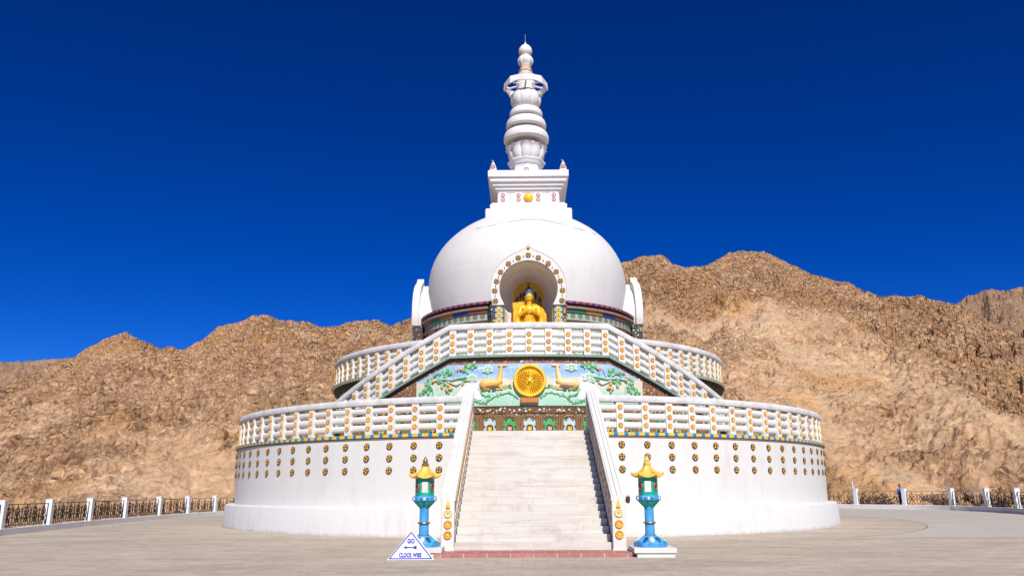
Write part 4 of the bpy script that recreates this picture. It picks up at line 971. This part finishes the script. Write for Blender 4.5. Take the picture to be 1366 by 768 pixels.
# dado of small arches below the panel
def arch_panel(k):
    a = k*3.58; W = 1.62; z0, z1 = 3.90, 4.84
    def A(u, z, d): return P(a+u, 13.42+d, z)
    def pl(pts, d0, d1, mb):
        n = len(pts); vs = [A(u, z, d) for d in (d0, d1) for u, z in pts]; mb.add(vs, [tuple(range(n)), tuple(range(n, 2*n))]+[(i, (i+1) % n, n+(i+1) % n, n+i) for i in range(n)])
    mb = MB()
    def arch(w, top, sh, n=10): return [(-w, z0), (w, z0)]+[(w*cos(t)**.8 if cos(t) > 0 else -w*(-cos(t))**.8, sh+(top-sh)*sin(t)**.7) for t in rng(0, pi, n)[0:]]
    mb.mat(1 if k % 2 else 2); pl(arch(1.12, 4.68, 4.42), -.02, .02, mb)
    mb.mat(0); pl(arch(.62, 4.38, 4.2), -.02, .05, mb)
    mb.mat(3 if k % 2 == 0 else 4)
    for (ua, ub, za, zb) in ((-.10, .10, 3.92, 4.30), (-.36, .36, 4.15, 4.22), (-.34, -.14, 4.22, 4.28), (.14, .34, 4.22, 4.28)): pl([(ua, za), (ub, za), (ub, zb), (ua, zb)], 0, .075, mb)
    o = st('arch_panel', mb, ['brown', 'green_bright', 'pale_panel', 'gold', 'pink'], mural)
    mb = MB(); mb.mat(0, True)
    pts = arch(1.25, 4.74, 4.45, 12)[2:]; mb.tube([A(1.28, z0, .04)]+[A(u, z, .04) for u, z in pts]+[A(-1.28, z0, .04)], .045, 6)
    mb.tube([A(1.52, z0, .03)]+[A(u*1.20, z+.07, .03) for u, z in pts]+[A(-1.52, z0, .03)], .03, 5)
    for s in (-1, 1):
        for u, z, r in ((.62, 4.60, .05), (1.02, 4.32, .045), (.98, 4.1, .045), (.3, 4.68, .04)): mb.ell(A(s*u, z, .05), (r, .04, r), 8, 5)
    mb.tube([A(1.79, z0, .02), A(1.79, 4.8, .02)], .04, 5)
    st('arch_frame', mb, 'arch_brown', o)
M['green_bright'] = paint('bright_green', (.07, .36, .12), .3, 8, .45); M['pale_panel'] = paint('pale_blue_panel', (.46, .56, .57), .15, 8, .5); M['arch_brown'] = paint('arch_brown', (.26, .15, .065), .35, 16, .5)
for k in range(-8, 9): arch_panel(k)
mb = MB(); mb.mat(0, True)
for i in range(-18, 19):
    st('bead', MB().mat(0, True).ell(P(i*1.79, 13.47, 4.98), (.052, .03, .052), 8, 5), ['gold', 'cloud', 'pink', 'cloud'][i % 4], mural)


# ------------------------------------------------------------------ railings
def railing(name, label, R, a0, a1, posts, ztop, disc_z, dz=lambda a: 0., n=80, capw=(.30, .06), pw=.155, join=[], rr_=.135):
    ac = (posts[0]+posts[-1])/2
    root = empty(name, P(ac, R, ztop-1.5+dz(ac)), label, 'railing')
    azs = sorted(set(rng(a0, a1, n)+join))
    c = part('cap_rail', MB().sweep([(R-capw[0], ztop-.25), (R+capw[1], ztop-.25), (R+capw[1]+.02, ztop-.20), (R+capw[1]+.02, ztop-.06), (R+capw[1]-.02, ztop), (R-capw[0]+.03, ztop), (R-capw[0], ztop-.05)], azs, dz), 'cap', root)
    for z in disc_z:
        sec = [(R-.14+rr_*.88*math.copysign(abs(cos(t))**.75, cos(t)), z+rr_*math.copysign(abs(sin(t))**.8, sin(t))) for t in rng(0, 2*pi, 16)[:-1]]
        mb = MB(); mb.mat(0, True).sweep(sec, azs, dz); part('rail', mb, 'white', root)
    zb = disc_z[-1]-.25; H = ztop-.2-zb
    pm = MB().box(-pw, pw, -.03, .24, -.02, H).mesh('post'); pm.materials.append(M['white'])
    for a in posts:
        o = link('post', pm, None, root, loc=P(a, R, zb+dz(a)), rz=radians(a)); bevel(o, .012)
        for z in disc_z: local('rosette', ROS if abs(a) < 1e3 else ROS, o, (random.uniform(-.006, .006), -.028, z-zb+random.uniform(-.006, .006)), (radians(90), random.uniform(-.2, .2), 0))
    return root
LZ = (4.86, 4.51, 4.16)
railing('railing', 'curved white railing with amber rosettes round the lower terrace left of the stairs', 16.05, -97, -8.4, [-(12.72+3.79*k) for k in range(22)][::-1], 5.32, LZ, n=150)
railing('railing', 'curved white railing with amber rosettes round the lower terrace right of the stairs', 16.05, 8.4, 97, [12.72+3.79*k for k in range(22)], 5.32, LZ, n=150)
up_posts = [3.57, 7.19, 10.75, 14.2, 17.4, 20.4, 23.7, 27, 30, 33.1, 36.2, 39.4, 42.6]
railing('railing', 'white balcony and sloping stair railing above the painted deer mural', 13.52, -44.6, 44.6, [-a for a in up_posts[::-1]]+[0]+up_posts, 8.735, (8.22, 7.90, 7.58), dz=zf, n=90, join=[-14.8, 14.8], rr_=.118)
UZ = (8.12, 7.82, 7.50)
for s, nm in ((-1, 'left'), (1, 'right')):
    ps = [s*(25.7+4.1*k) for k in range(18)]
    railing('railing', 'curved white railing with amber rosettes round the upper terrace, %s of the dome' % nm, 11.22, min(s*23, s*98), max(s*23, s*98), sorted(ps), 8.64, UZ, n=110, pw=.13, rr_=.115)

# ------------------------------------------------------------------ staircase
stair = empty('staircase', (0, -20, 0), 'straight pale marble staircase with white studded side walls rising to the mural', 'staircase')
bevel(part('base_slab', MB().box(-2.66, 2.60, -24.95, -23.4, -.05, .10), 'slab', stair), .012)
for k in range(19):
    y = -23.72+k*(7.16/18); z = .10+.2*(k+1)
    top = y+7.16/18+.02 if k < 18 else -15.2
    o = part('step', MB().box(-2.21, 2.21, y, top, z-.215, z), 'marble', stair); bevel(o, .008)
part('stair_core', MB().prism([(0, 0), (1, 0), (1, 1)], 0, 1) if False else MB().add([(x, y, z) for x in (-2.2, 2.2) for y, z in ((-23.6, .0), (-15.6, .0), (-15.6, 3.8), (-16.5, 3.7), (-23.5, .1))], [(0, 1, 2, 3, 4), (5, 6, 7, 8, 9), (0, 1, 6, 5), (1, 2, 7, 6), (2, 3, 8, 7), (3, 4, 9, 8), (4, 0, 5, 9)]), 'marble', stair)
def capz(y): return 1.62+(y+23.78)*(5.32-1.62)/(7.55)     # top of the sloping cap
y0, y1 = -23.90, -16.02
for s in (-1, 1):
    xi, xo = s*2.22, s*2.56
    xa, xb = sorted((xi, xo))
    # wall body, stepping down to the ground
    mb = MB(); pts = [(y0+.06, 0.), (y1+.8, 0.), (y1+.8, capz(y1)-.12), (y1, capz(y1)-.12), (y0+.06, capz(y0)-.12)]
    mb.add([(x, y, z) for x in (xa+.02, xb-.02) for y, z in pts], [(0, 1, 2, 3, 4), (5, 6, 7, 8, 9)]+[(i, (i+1) % 5, 5+(i+1) % 5, 5+i) for i in range(5)])
    bw = part('side_wall', mb, 'white', stair)
    # cap: band with three long ribs
    mb = MB()
    def strip(u0, u1, h0, h1):
        ux0, ux1 = sorted((s*u0, s*u1))
        mb.hexa([(ux0, y0, capz(y0)+h0), (ux1, y0, capz(y0)+h0), (ux0, y1+.1, capz(y1+.1)+h0), (ux1, y1+.1, capz(y1+.1)+h0),
                 (ux0, y0, capz(y0)+h1), (ux1, y0, capz(y0)+h1), (ux0, y1+.1, capz(y1+.1)+h1), (ux1, y1+.1, capz(y1+.1)+h1)])
    strip(2.19, 2.60, -.14, 0); strip(2.225, 2.30, -.01, .035); strip(2.36, 2.43, -.01, .045); strip(2.49, 2.565, -.01, .035)
    bevel(part('sloping_cap', mb, 'white', stair), .01)
    mb = MB(); mb.tube([(s*2.603, y0, capz(y0)-.10), (s*2.603, y1+.1, capz(y1+.1)-.10)], .011, 5); mb.tube([(s*2.575, y0, .1), (s*2.575, y0, capz(y0)-.12)], .012, 5)
    mb.tube([(s*2.187, y0, capz(y0)-.12), (s*2.187, y1+.1, capz(y1+.1)-.12)], .010, 5)
    part('gold_trim', mb, 'pale_amber', bw)
    # end post
    mb = MB().box(xa-.01, xb+.01, y0-.03, y0+.25, .0, capz(y0)-.10).box(xa-.025, xb+.025, y0-.045, y0+.25, .0, .16).box(xa-.02, xb+.02, y0-.04, y0+.2, .98, 1.0)
    ep = part('end_post', mb, 'white', stair); bevel(ep, .012)
    cx = (xa+xb)/2
    for z, me in ((.52, ROS), (.80, ROS), (1.10, ROS_PALE)):
        o = place('rosette', me, ep, (cx, y0-.03, z), 0, .3); o.scale = (1.15, 1.15, 1.0)
    mb = MB(); mb.mat(0, True).lathe([(.035, 1.24), (.062, 1.26), (.055, 1.30), (.036, 1.36), (.02, 1.44), (0, 1.49)], 16, c=(cx, y0-.045)); part('gold_bud', mb, 'gold', ep)
    # studs on the inner face, three rows following the slope
    mb = MB(); 
    for r_, off in enumerate((.42, .86)):
        for k in range(17):
            y = y0+.45+k*.44
            zc = capz(y)-off
            o = bpy.data.objects.new('rosette', ROS_DARK); COL.objects.link(o); o.parent = bw
            o.matrix_basis = Matrix.Translation(Vector((s*2.243, y, zc))-Vector(wloc(bw))) @ Matrix.Rotation(-s*pi/2, 4, 'Y'); o.scale = (1.05, 1.05, 1.0)
    mb = MB()
    for k in range(18):
        y = y0+.23+k*.44; mb.add([(s*2.243-s*d, yy, zz) for d in (0, .03) for yy, zz in ((y-.04, capz(y-.04)-1.22), (y+.04, capz(y+.04)-1.22), (y+.04, capz(y+.04)-.16), (y-.04, capz(y-.04)-.16))], [(0, 1, 2, 3), (4, 5, 6, 7), (0, 1, 5, 4), (1, 2, 6, 5), (2, 3, 7, 6), (3, 0, 4, 7)])
    part('inner_battens', mb, 'cap', bw)
mb = MB(); mb.mat(0, True).ell((0, 0, 0), (.07, .06, .12), 12, 8); mb.smooth = False; mb.box(-.05, .05, .0, .06, -.10, .03)
fl_ = empty('floodlight', (2.70, -23.62, 1.38), 'small grey floodlight on the outer side of the right stair wall', 'lamp')
part('lamp_shell', mb, 'grey', fl_, loc=(2.70, -23.62, 1.46)); part('bracket', MB().box(2.55, 2.70, -23.60, -23.56, 1.40, 1.44), 'wire', fl_)

# ------------------------------------------------------------------ statue
def statue():
    root = empty('buddha_statue', (.07, -5.75, 9.9), 'gilded seated Buddha statue with blue hair, hands joined at its chest, in the arched niche', 'statue')
    X0, Y0, Z0 = .09, -5.75, 9.9
    mb = MB()
    def p(x, y, z): return (X0+x, Y0+y, Z0+z)
    mb.ell(p(0, 0, .22), (.80, .55, .24), 24, 12)                 # folded legs
    for s in (-1, 1):
        mb.caps(p(s*.55, -.1, .30), p(-s*.15, -.42, .28), .20, .13); mb.caps(p(s*.62, 0, .28), p(s*.50, -.25, .26), .22, .2)
    mb.caps(p(0, .08, .35), p(0, .06, .80), .36, .32); mb.ell(p(0, .05, 1.10), (.47, .26, .34), 20, 12); mb.caps(p(-.36, .04, 1.26), p(.36, .04, 1.26), .16, .16)
    mb.caps(p(0, .03, 1.35), p(0, .0, 1.62), .15, .13)            # neck
    mb.ell(p(0, -.02, 1.86), (.205, .22, .29), 20, 14); mb.ell(p(0, -.06, 1.70), (.14, .15, .11), 14, 10)
    mb.caps(p(0, -.235, 1.90), p(0, -.265, 1.80), .02, .035, 8)    # nose
    mb.caps(p(-.05, -.222, 1.715), p(.05, -.222, 1.715), .017, .017, 8)  # mouth
    for s in (-1, 1):
        mb.caps(p(s*.205, .0, 1.92), p(s*.20, .0, 1.70), .035, .03, 8)     # long ears
        mb.caps(p(s*.03, -.225, 1.965), p(s*.14, -.205, 1.975), .014, .012, 6)  # brows
        mb.ell(p(s*.085, -.215, 1.90), (.042, .02, .018), 8, 6)
        mb.caps(p(s*.45, .03, 1.24), p(s*.58, -.08, .82), .15, .115); mb.caps(p(s*.58, -.08, .82), p(s*.14, -.42, 1.02), .115, .07)   # arms
        mb.caps(p(s*.62, -.02, .85), p(s*.66, .0, .45), .14, .17)     # hanging sleeve
        mb.ell(p(s*.09, -.44, 1.06), (.07, .04, .09), 10, 8)
        for k in range(5):      # fingers meeting before the chest
            if k < 4: mb.caps(p(s*(.10-.01*k), -.46, 1.10+.01*k), p(s*(.035), -.48-.01*k, 1.20-.045*k), .02, .016, 6)
            else: mb.caps(p(s*.12, -.46, 1.08), p(s*.07, -.50, 1.15), .022, .018, 6)
    for k in range(5):      # robe folds
        mb.tube([p(-.40+.03*k, -.16, 1.28-.06*k), p(-.15, -.27-.0*k, 1.05-.11*k), p(.12, -.28, 1.02-.11*k), p(.40-.03*k, -.16, 1.26-.06*k)], .022, 6)
    b = part('body', mb, 'gold_relief', root); remesh(b, .020)
    mb = MB(); mb.mat(0, True).ell(p(0, .02, 1.99), (.225, .235, .20), 20, 12).ell(p(0, .0, 2.18), (.12, .12, .10), 14, 8)
    # keep hair off the face
    part('hair', mb, 'hair', root)
    mb = MB(); mb.mat(0, True).ell(p(0, -.233, 2.0), (.018, .012, .018), 8, 5); part('brow_mark', mb, 'terracotta', root)
    mb = MB(); mb.mat(0, True).lathe([(.9, 9.9-9.9), (.95, .05), (.88, .12), (.8, .14)], 64, mod=petal(16, .08)); mb.v = [(X0+x, Y0+y*.72, Z0+z) for x, y, z in mb.v]; part('lotus_seat', mb, 'gold', root)
    # low gilded throne back draped behind the shoulders
    pl = [(-.86, 0), (.92, 0), (.92, .95), (.75, 1.28), (.40, 1.52), (-.40, 1.62), (-.86, 1.60)]
    part('throne_back', MB().prism([(X0+x, Z0+z) for x, z in pl], -5.50, -5.42), 'gold_relief', root)
statue()

# ------------------------------------------------------------------ stone lanterns
def lantern(cx, cy, rz, label, px):
    root = empty('stone_lantern', (cx, cy, 0), label, 'lantern', 'painted stone lanterns beside the stairs')
    def lp(name, mb, mats, par=root): return local(name, mb.mesh(name), par, mats=mats) 
    root.rotation_euler.z = 0
    R6 = radians(rz)
    bevel(lp('plinth', MB().box(px-.56, px+.56, -.58, .56, .105, .235).box(px-.48, px+.52, -.54, .5, -.03, .105), 'white'), .012)
    def hexl(prof, **k): return MB().lathe(prof, 6, rot=30+rz, **k)
    bevel(lp('hexagonal_base', hexl([(.45, .235), (.46, .34), (.42, .36)]), 'blue_post'), .008)
    ft = MB(); ft.mat(0, True).lathe([(.40, .35), (.37, .40), (.27, .47), (.16, .53), (.14, .54)], 48, mod=lambda r, z, a, t: (r*(.95+.05*abs(cos(6*a))), z))
    f = lp('lotus_foot', ft, 'blue_post')
    for k in range(12):
        a = 2*pi*k/12; mb = MB(); mb.mat(0, True)
        mb.ell((.31*sin(a), -.31*cos(a), .43), (.066, .125, .035), 10, 6, Matrix.Rotation(a, 3, 'Z') @ Matrix.Rotation(.55, 3, 'X'))
        o = local('petal', mb.mesh('petal'), f, mats=['white', 'navy', 'teal', 'white', 'blue_post', 'navy'][k % 6])
    lp('post', MB().mat(0, True).lathe([(.135, .50), (.128, .9), (.125, 1.26)], 40), 'blue_post')
    lp('ring', MB().mat(0, True).lathe([(.13, .515), (.16, .525), (.16, .545), (.13, .555)], 40), 'brass')
    lp('ring', MB().mat(0, True).lathe([(.128, .825), (.165, .835), (.172, .855), (.165, .875), (.128, .885)], 40), 'brass')
    lp('bowl', MB().mat(0, True).lathe([(.125, 1.22), (.14, 1.26), (.19, 1.31), (.25, 1.37), (.29, 1.42), (.29, 1.45), (.2, 1.46)], 6, rot=30+rz), 'teal').data.polygons.foreach_set
    bd = lp('lotus_band', hexl([(.30, 1.43), (.335, 1.45), (.345, 1.53), (.31, 1.57), (.24, 1.575)]), 'blue_post')
    for k in range(18):
        a = 2*pi*k/18+R6; h = .335*cos(pi/6)/cos(((a-R6) % (pi/3))-pi/6); h = min(h, .34)
        mb = MB(); mb.mat(0, True).ell((h*sin(a), -h*cos(a), 1.495), (.036, .028, .05), 8, 6, Matrix.Rotation(a, 3, 'Z'))
        local('petal', mb.mesh('petal'), bd, mats=['white', 'navy', 'blue_post', 'white', 'teal', 'navy'][k % 6])
    # fire box: six corner posts, open front and back, round windows on the four sides
    mb = MB(); rb = .262
    mb.lathe([(rb*.98, 1.57), (rb, 1.575), (rb, 1.66), (.18, 1.665)], 6, rot=30+rz); mb.lathe([(.18, 1.955), (rb, 1.96), (rb, 2.04), (.1, 2.05)], 6, rot=30+rz)
    inr = rb*cos(pi/6)
    for k in range(6):
        a = radians(60*k+rz); hw = rb/2
        if k in (0, 3):
            for s in (-1, 1): mb.box(min(s*.088, s*hw), max(s*.088, s*hw), -inr, -inr+.045, 1.65, 1.965, degrees(a))
        else: mb.box(-hw, hw, -inr, -inr+.045, 1.65, 1.965, degrees(a))
    fb = lp('fire_box', mb, 'teal')
    for k in (1, 2, 4, 5):
        a = radians(60*k+rz); mb = MB(); mb.mat(0, True).lathe([(.098, 0), (.10, .022), (.075, .03), (.07, .015), (0, .012)], 24)
        o = local('round_window', mb.mesh('round_window'), fb, mats='terracotta'); o.matrix_basis = Matrix.Rotation(a, 4, 'Z') @ Matrix.Translation((0, -inr, 1.81)) @ Matrix.Rotation(pi/2, 4, 'X')
        mb = MB(); mb.mat(0, True).ell((0, 0, .014), (.06, .06, .012), 12, 5); o2 = local('pane', mb.mesh('pane'), fb, mats='brown'); o2.matrix_basis = o.matrix_basis.copy()
    # roof: concave hexagonal sweep with upturned corners
    mb = MB().mat(0, True); n = 48
    def rf(t, a, dz_=0.):
        u = ((a-R6-radians(30)) % (pi/3)); c = abs(u-pi/6)/(pi/6)          # 1 at a corner
        base = (cos(pi/6)/cos(abs(u)-pi/6)) if True else 1
        r = (.075+.345*t**1.25)*(base*(1-.0)+.0) * (1+.07*t*c**3)
        z = 2.10+.30*(1-t)**1.6+.075*t**3*c**2.5+dz_
        return (r*sin(a), -r*cos(a), z)
    T = rng(0, 1, 10); vs = [rf(t, 2*pi*i/n+R6) for t in T for i in range(n)]; vs += [rf(1, 2*pi*i/n+R6, -.055) for i in range(n)]; vs += [(.2*sin(2*pi*i/n), -.2*cos(2*pi*i/n), 2.04) for i in range(n)]
    mb.add(vs, [(k*n+i, k*n+(i+1) % n, (k+1)*n+(i+1) % n, (k+1)*n+i) for k in range(len(T)+1) for i in range(n)]+[tuple(range(n))])
    rfo = lp('roof', mb, 'yellow_roof')
    for k in range(6):
        a = radians(60*k+30)+R6; mb = MB(); mb.mat(0, True).tube([Vector(rf(t, a))+Vector((0, 0, .006)) for t in T], [.012+.006*t for t in T], 6); local('roof_ridge', mb.mesh('roof_ridge'), rfo, mats='yellow_roof')
    lp('finial', MB().mat(0, True).lathe([(.085, 2.37), (.10, 2.40), (.095, 2.45), (.06, 2.47), (.075, 2.51), (.06, 2.56), (.03, 2.61), (0, 2.66)], 24), 'yellow_roof' if cx > 0 else 'brass')
    return root
lantern(3.16, -24.45, -8, 'stone lantern with yellow roof, teal box and blue post right of the staircase', .04)
lantern(-3.02, -24.22, 6, 'stone lantern with yellow roof, teal box and blue post behind the triangular sign', .0)

# ------------------------------------------------------------------ triangular sign
def text_mesh(s, size, name):
    c = bpy.data.curves.new(name, 'FONT'); c.body = s; c.size = size; c.align_x = 'CENTER'; c.align_y = 'CENTER'; c.extrude = .002; c.offset = .008; c.space_character = 1.08
    o = bpy.data.objects.new(name, c); COL.objects.link(o); dg = bpy.context.evaluated_depsgraph_get(); m = bpy.data.meshes.new_from_object(o.evaluated_get(dg)); COL.objects.unlink(o); bpy.data.objects.remove(o)
    m.name = name; m.materials.clear(); m.materials.append(M['sign_blue']); return m
sg = empty('direction_sign', (-3.16, -25.70, 0), 'low triangular white sign reading GO CLOCK WISE with a left arrow', 'sign')
def tri(w, h, b=.0): return [(-w, b), (w, b), (0, h)]
local('front_board', MB().prism(tri(.600, .720, .01), -.012, .012).mesh('front_board'), sg, mats='sign_white')
# prism body behind
mb = MB(); mb.prism(tri(.555, .70, .0), .012, .50); body = local('prism_body', mb.mesh('prism_body'), sg, mats='sign_side')
mb = MB()
for s in (-1, 1):
    for y in (.06, .19, .32, .45): mb.tube([(s*.55, y, .015), (0, y, .707)], .012, 5)
local('side_batten', mb.mesh('side_batten'), body, mats='white')
mb = MB(); A3, B3, C3 = Vector((-.54, -.015, .045)), Vector((.54, -.015, .045)), Vector((0, -.015, .685))
for p, q in ((A3, B3), (B3, C3), (C3, A3)):
    d = (q-p).normalized(); nrm = Vector((-d.z, 0, d.x)); w_ = .013
    mb.add([p+nrm*w_, p-nrm*w_, q-nrm*w_, q+nrm*w_]+[v+Vector((0, -.002, 0)) for v in (p+nrm*w_, p-nrm*w_, q-nrm*w_, q+nrm*w_)], [(0, 1, 2, 3), (4, 5, 6, 7), (0, 1, 5, 4), (1, 2, 6, 5), (2, 3, 7, 6), (3, 0, 4, 7)])
local('border_line', mb.mesh('border_line'), sg, mats='sign_blue')
local('lettering', text_mesh('GO', .15, 'lettering'), sg, (0, -.016, .465), (radians(90), 0, 0), scale=(.78, 1, 1))
local('lettering', text_mesh('CLOCK WISE', .142, 'lettering'), sg, (-.01, -.016, .125), (radians(90), 0, 0), scale=(.64, 1, 1))
mb = MB(); ar = [(-.20, .315), (-.10, .355), (-.11, .328), (.07, .328), (.10, .355), (.17, .355), (.135, .317), (.17, .275), (.10, .275), (.07, .302), (-.11, .302), (-.10, .275)]
mb.prism(ar, -.018, -.013); local('arrow', mb.mesh('arrow'), sg, mats='sign_blue')
sg.rotation_euler = (radians(-3), 0, radians(1.5))

# ------------------------------------------------------------------ things behind the right fence
def boulder(x, y, z, r, seed, label, group):
    rr = random.Random(seed); mb = MB(); mb.ell((0, 0, 0), (1, 1, 1), 16, 11); vs = []
    ph = [rr.uniform(0, 6) for _ in range(9)]
    pl = [(Vector((rr.gauss(0, 1), rr.gauss(0, 1), rr.gauss(0, 1))).normalized(), rr.uniform(.62, .9)) for _ in range(11)]
    for v in mb.v:
        p = Vector(v)
        for nn, d in pl:
            e = p.dot(nn)-d
            if e > 0: p -= nn*e
        k = 1+.05*sin(5*v[0]+ph[0])+.05*sin(6*v[1]+ph[1]); vs.append((p.x*r*k*1.15, p.y*r*k, p.z*r*.75*k))
    mb.v = vs; o = part('boulder', mb, 'boulder', loc=(x, y, z), rz=rr.uniform(0, 6)); tag(o, label, 'boulder', group)
rr = random.Random(4)
for i in range(22):
    t = rr.uniform(0, 1); x = 26+t*13; y = 24-t*20; d = rr.uniform(1.2, 6); boulder(x+d*.85, y+d*.6, -.55+d*.22+rr.uniform(0, .6), rr.uniform(.35, .95), i, 'brown boulder in the rubble just beyond the right fence', 'boulders heaped beyond the right fence')
BL = ['left of the person in blue', 'nearest to the stupa wall', 'between the third and fourth white posts', 'nearest to the right edge of the photo', 'just right of the person in blue']
def bush(x, y, z, s, seed):
    rr = random.Random(seed); mb = MB()
    for k in range(46):
        a = rr.uniform(0, 2*pi); e = rr.uniform(.25, 1.4); L = s*rr.uniform(.5, 1.15); p = Vector((0, 0, 0)); pts = [p.copy()]; d = Vector((cos(a)*cos(e), sin(a)*cos(e), sin(e)))
        for j in range(4): d = (d+Vector((rr.gauss(0, .25), rr.gauss(0, .25), rr.gauss(0, .2)))).normalized(); p = p+d*L/4; pts.append(p.copy())
        mb.tube(pts, [.03*s, .022*s, .016*s, .011*s, .006*s], 4)
        for j in range(2, 5):
            for q in range(4):
                c = pts[j]+Vector((rr.gauss(0, .09*s), rr.gauss(0, .09*s), rr.gauss(0, .09*s))); u = Vector((rr.gauss(0, 1), rr.gauss(0, 1), rr.gauss(0, 1))).normalized()*.07*s; v = Vector((rr.gauss(0, 1), rr.gauss(0, 1), rr.gauss(0, 1))).normalized()*.05*s
                mb.add([c-u, c+v, c+u, c-v], [(0, 1, 2, 3)])
    o = part('dry_bush', mb, 'twig', loc=(x, y, z)); tag(o, 'dark dry thorny bush beyond the right fence, '+BL[seed-50], 'bush', 'dry bushes beyond the right fence')
for i, (x, y, z, s) in enumerate(((27.6, 16.9, -.3, 1.7), (26.6, 18.2, -.2, 1.5), (31.6, 8.2, -.2, 1.6), (31.5, 4.2, -.2, 1.5), (30.2, 12.6, -.3, 1.4))): bush(x, y, z, s, 50+i)
# thin pale pole beyond the fence
pp = part('pole', MB().mat(0, True).lathe([(.12, -1), (.11, 1.6), (.05, 2.1), (0, 2.35)], 10), 'palepole', loc=(25.5, 17.0, 0)); tag(pp, 'thin pale pointed pole behind the first white post right of the stupa', 'pole')

# person behind the right fence
def person():
    X0, Y0, Z0 = 27.52, 13.48, .30
    root = empty('person', (X0, Y0, Z0), 'person in blue jacket and dark trousers standing behind the post of the right fence', 'person')
    def p(x, y, z): return (X0+x, Y0+y, Z0+z)
    mb = MB()
    mb.ell(p(0, 0, 1.56), (.085, .10, .12), 14, 10); mb.caps(p(0, 0, 1.36), p(0, 0, 1.48), .06, .05); mb.caps(p(0, -.10, 1.56), p(0, -.115, 1.53), .015, .02, 6)
    for s in (-1, 1):
        mb.caps(p(s*.15, 0, 1.30), p(s*.19, -.05, 1.05), .055, .045); mb.caps(p(s*.19, -.05, 1.05), p(s*.12, -.24, 1.12), .045, .03)
        mb.ell(p(s*.11, -.28, 1.13), (.04, .05, .022), 8, 6)
        for k in range(4): mb.caps(p(s*(.09+.018*k), -.31, 1.135), p(s*(.09+.018*k), -.355, 1.12), .010, .008, 5)
        mb.caps(p(s*.075, -.28, 1.13), p(s*.05, -.31, 1.13), .011, .009, 5)
        mb.caps(p(s*.08, 0, .85), p(s*.085, -.01, .46), .085, .06); mb.caps(p(s*.085, -.01, .46), p(s*.085, .02, .07), .058, .04); mb.caps(p(s*.085, .02, .04), p(s*.09, -.13, .03), .04, .035)
        mb.ell(p(s*.086, 0, 1.56), (.015, .025, .035), 6, 5)
    mb.caps(p(0, 0, .9), p(0, 0, 1.26), .13, .15)
    b = part('body', mb, 'skin', root); remesh(b, .012)
    mb = MB()
    mb.caps(p(0, .0, .92), p(0, 0, 1.24), .155, .17, 16); mb.caps(p(-.13, 0, 1.29), p(.13, 0, 1.29), .085, .085)
    for s in (-1, 1): mb.caps(p(s*.16, 0, 1.29), p(s*.195, -.05, 1.05), .075, .062); mb.caps(p(s*.195, -.05, 1.05), p(s*.135, -.2, 1.11), .062, .05)
    o = part('jacket', mb, 'cloth_blue', root); remesh(o, .015)
    mb = MB()
    for s in (-1, 1): mb.caps(p(s*.08, 0, .86), p(s*.085, -.01, .46), .105, .078); mb.caps(p(s*.085, -.01, .46), p(s*.085, .02, .12), .076, .06)
    o = part('trousers', mb, 'cloth_dark', root); remesh(o, .015)
    mb = MB(); mb.mat(0, True).ell(p(0, .025, 1.60), (.098, .105, .115), 14, 10); part('hair', mb, 'blackhair', root)
person()
mb = MB(); bevel(tag(part('ledge', MB().box(-.35, .35, -.3, .3, -2.2, 0), 'boulder', loc=(27.64, 13.58, .29), rz=-.9), 'flat stone block the person in blue stands on beyond the right fence', 'stone block'), .08)
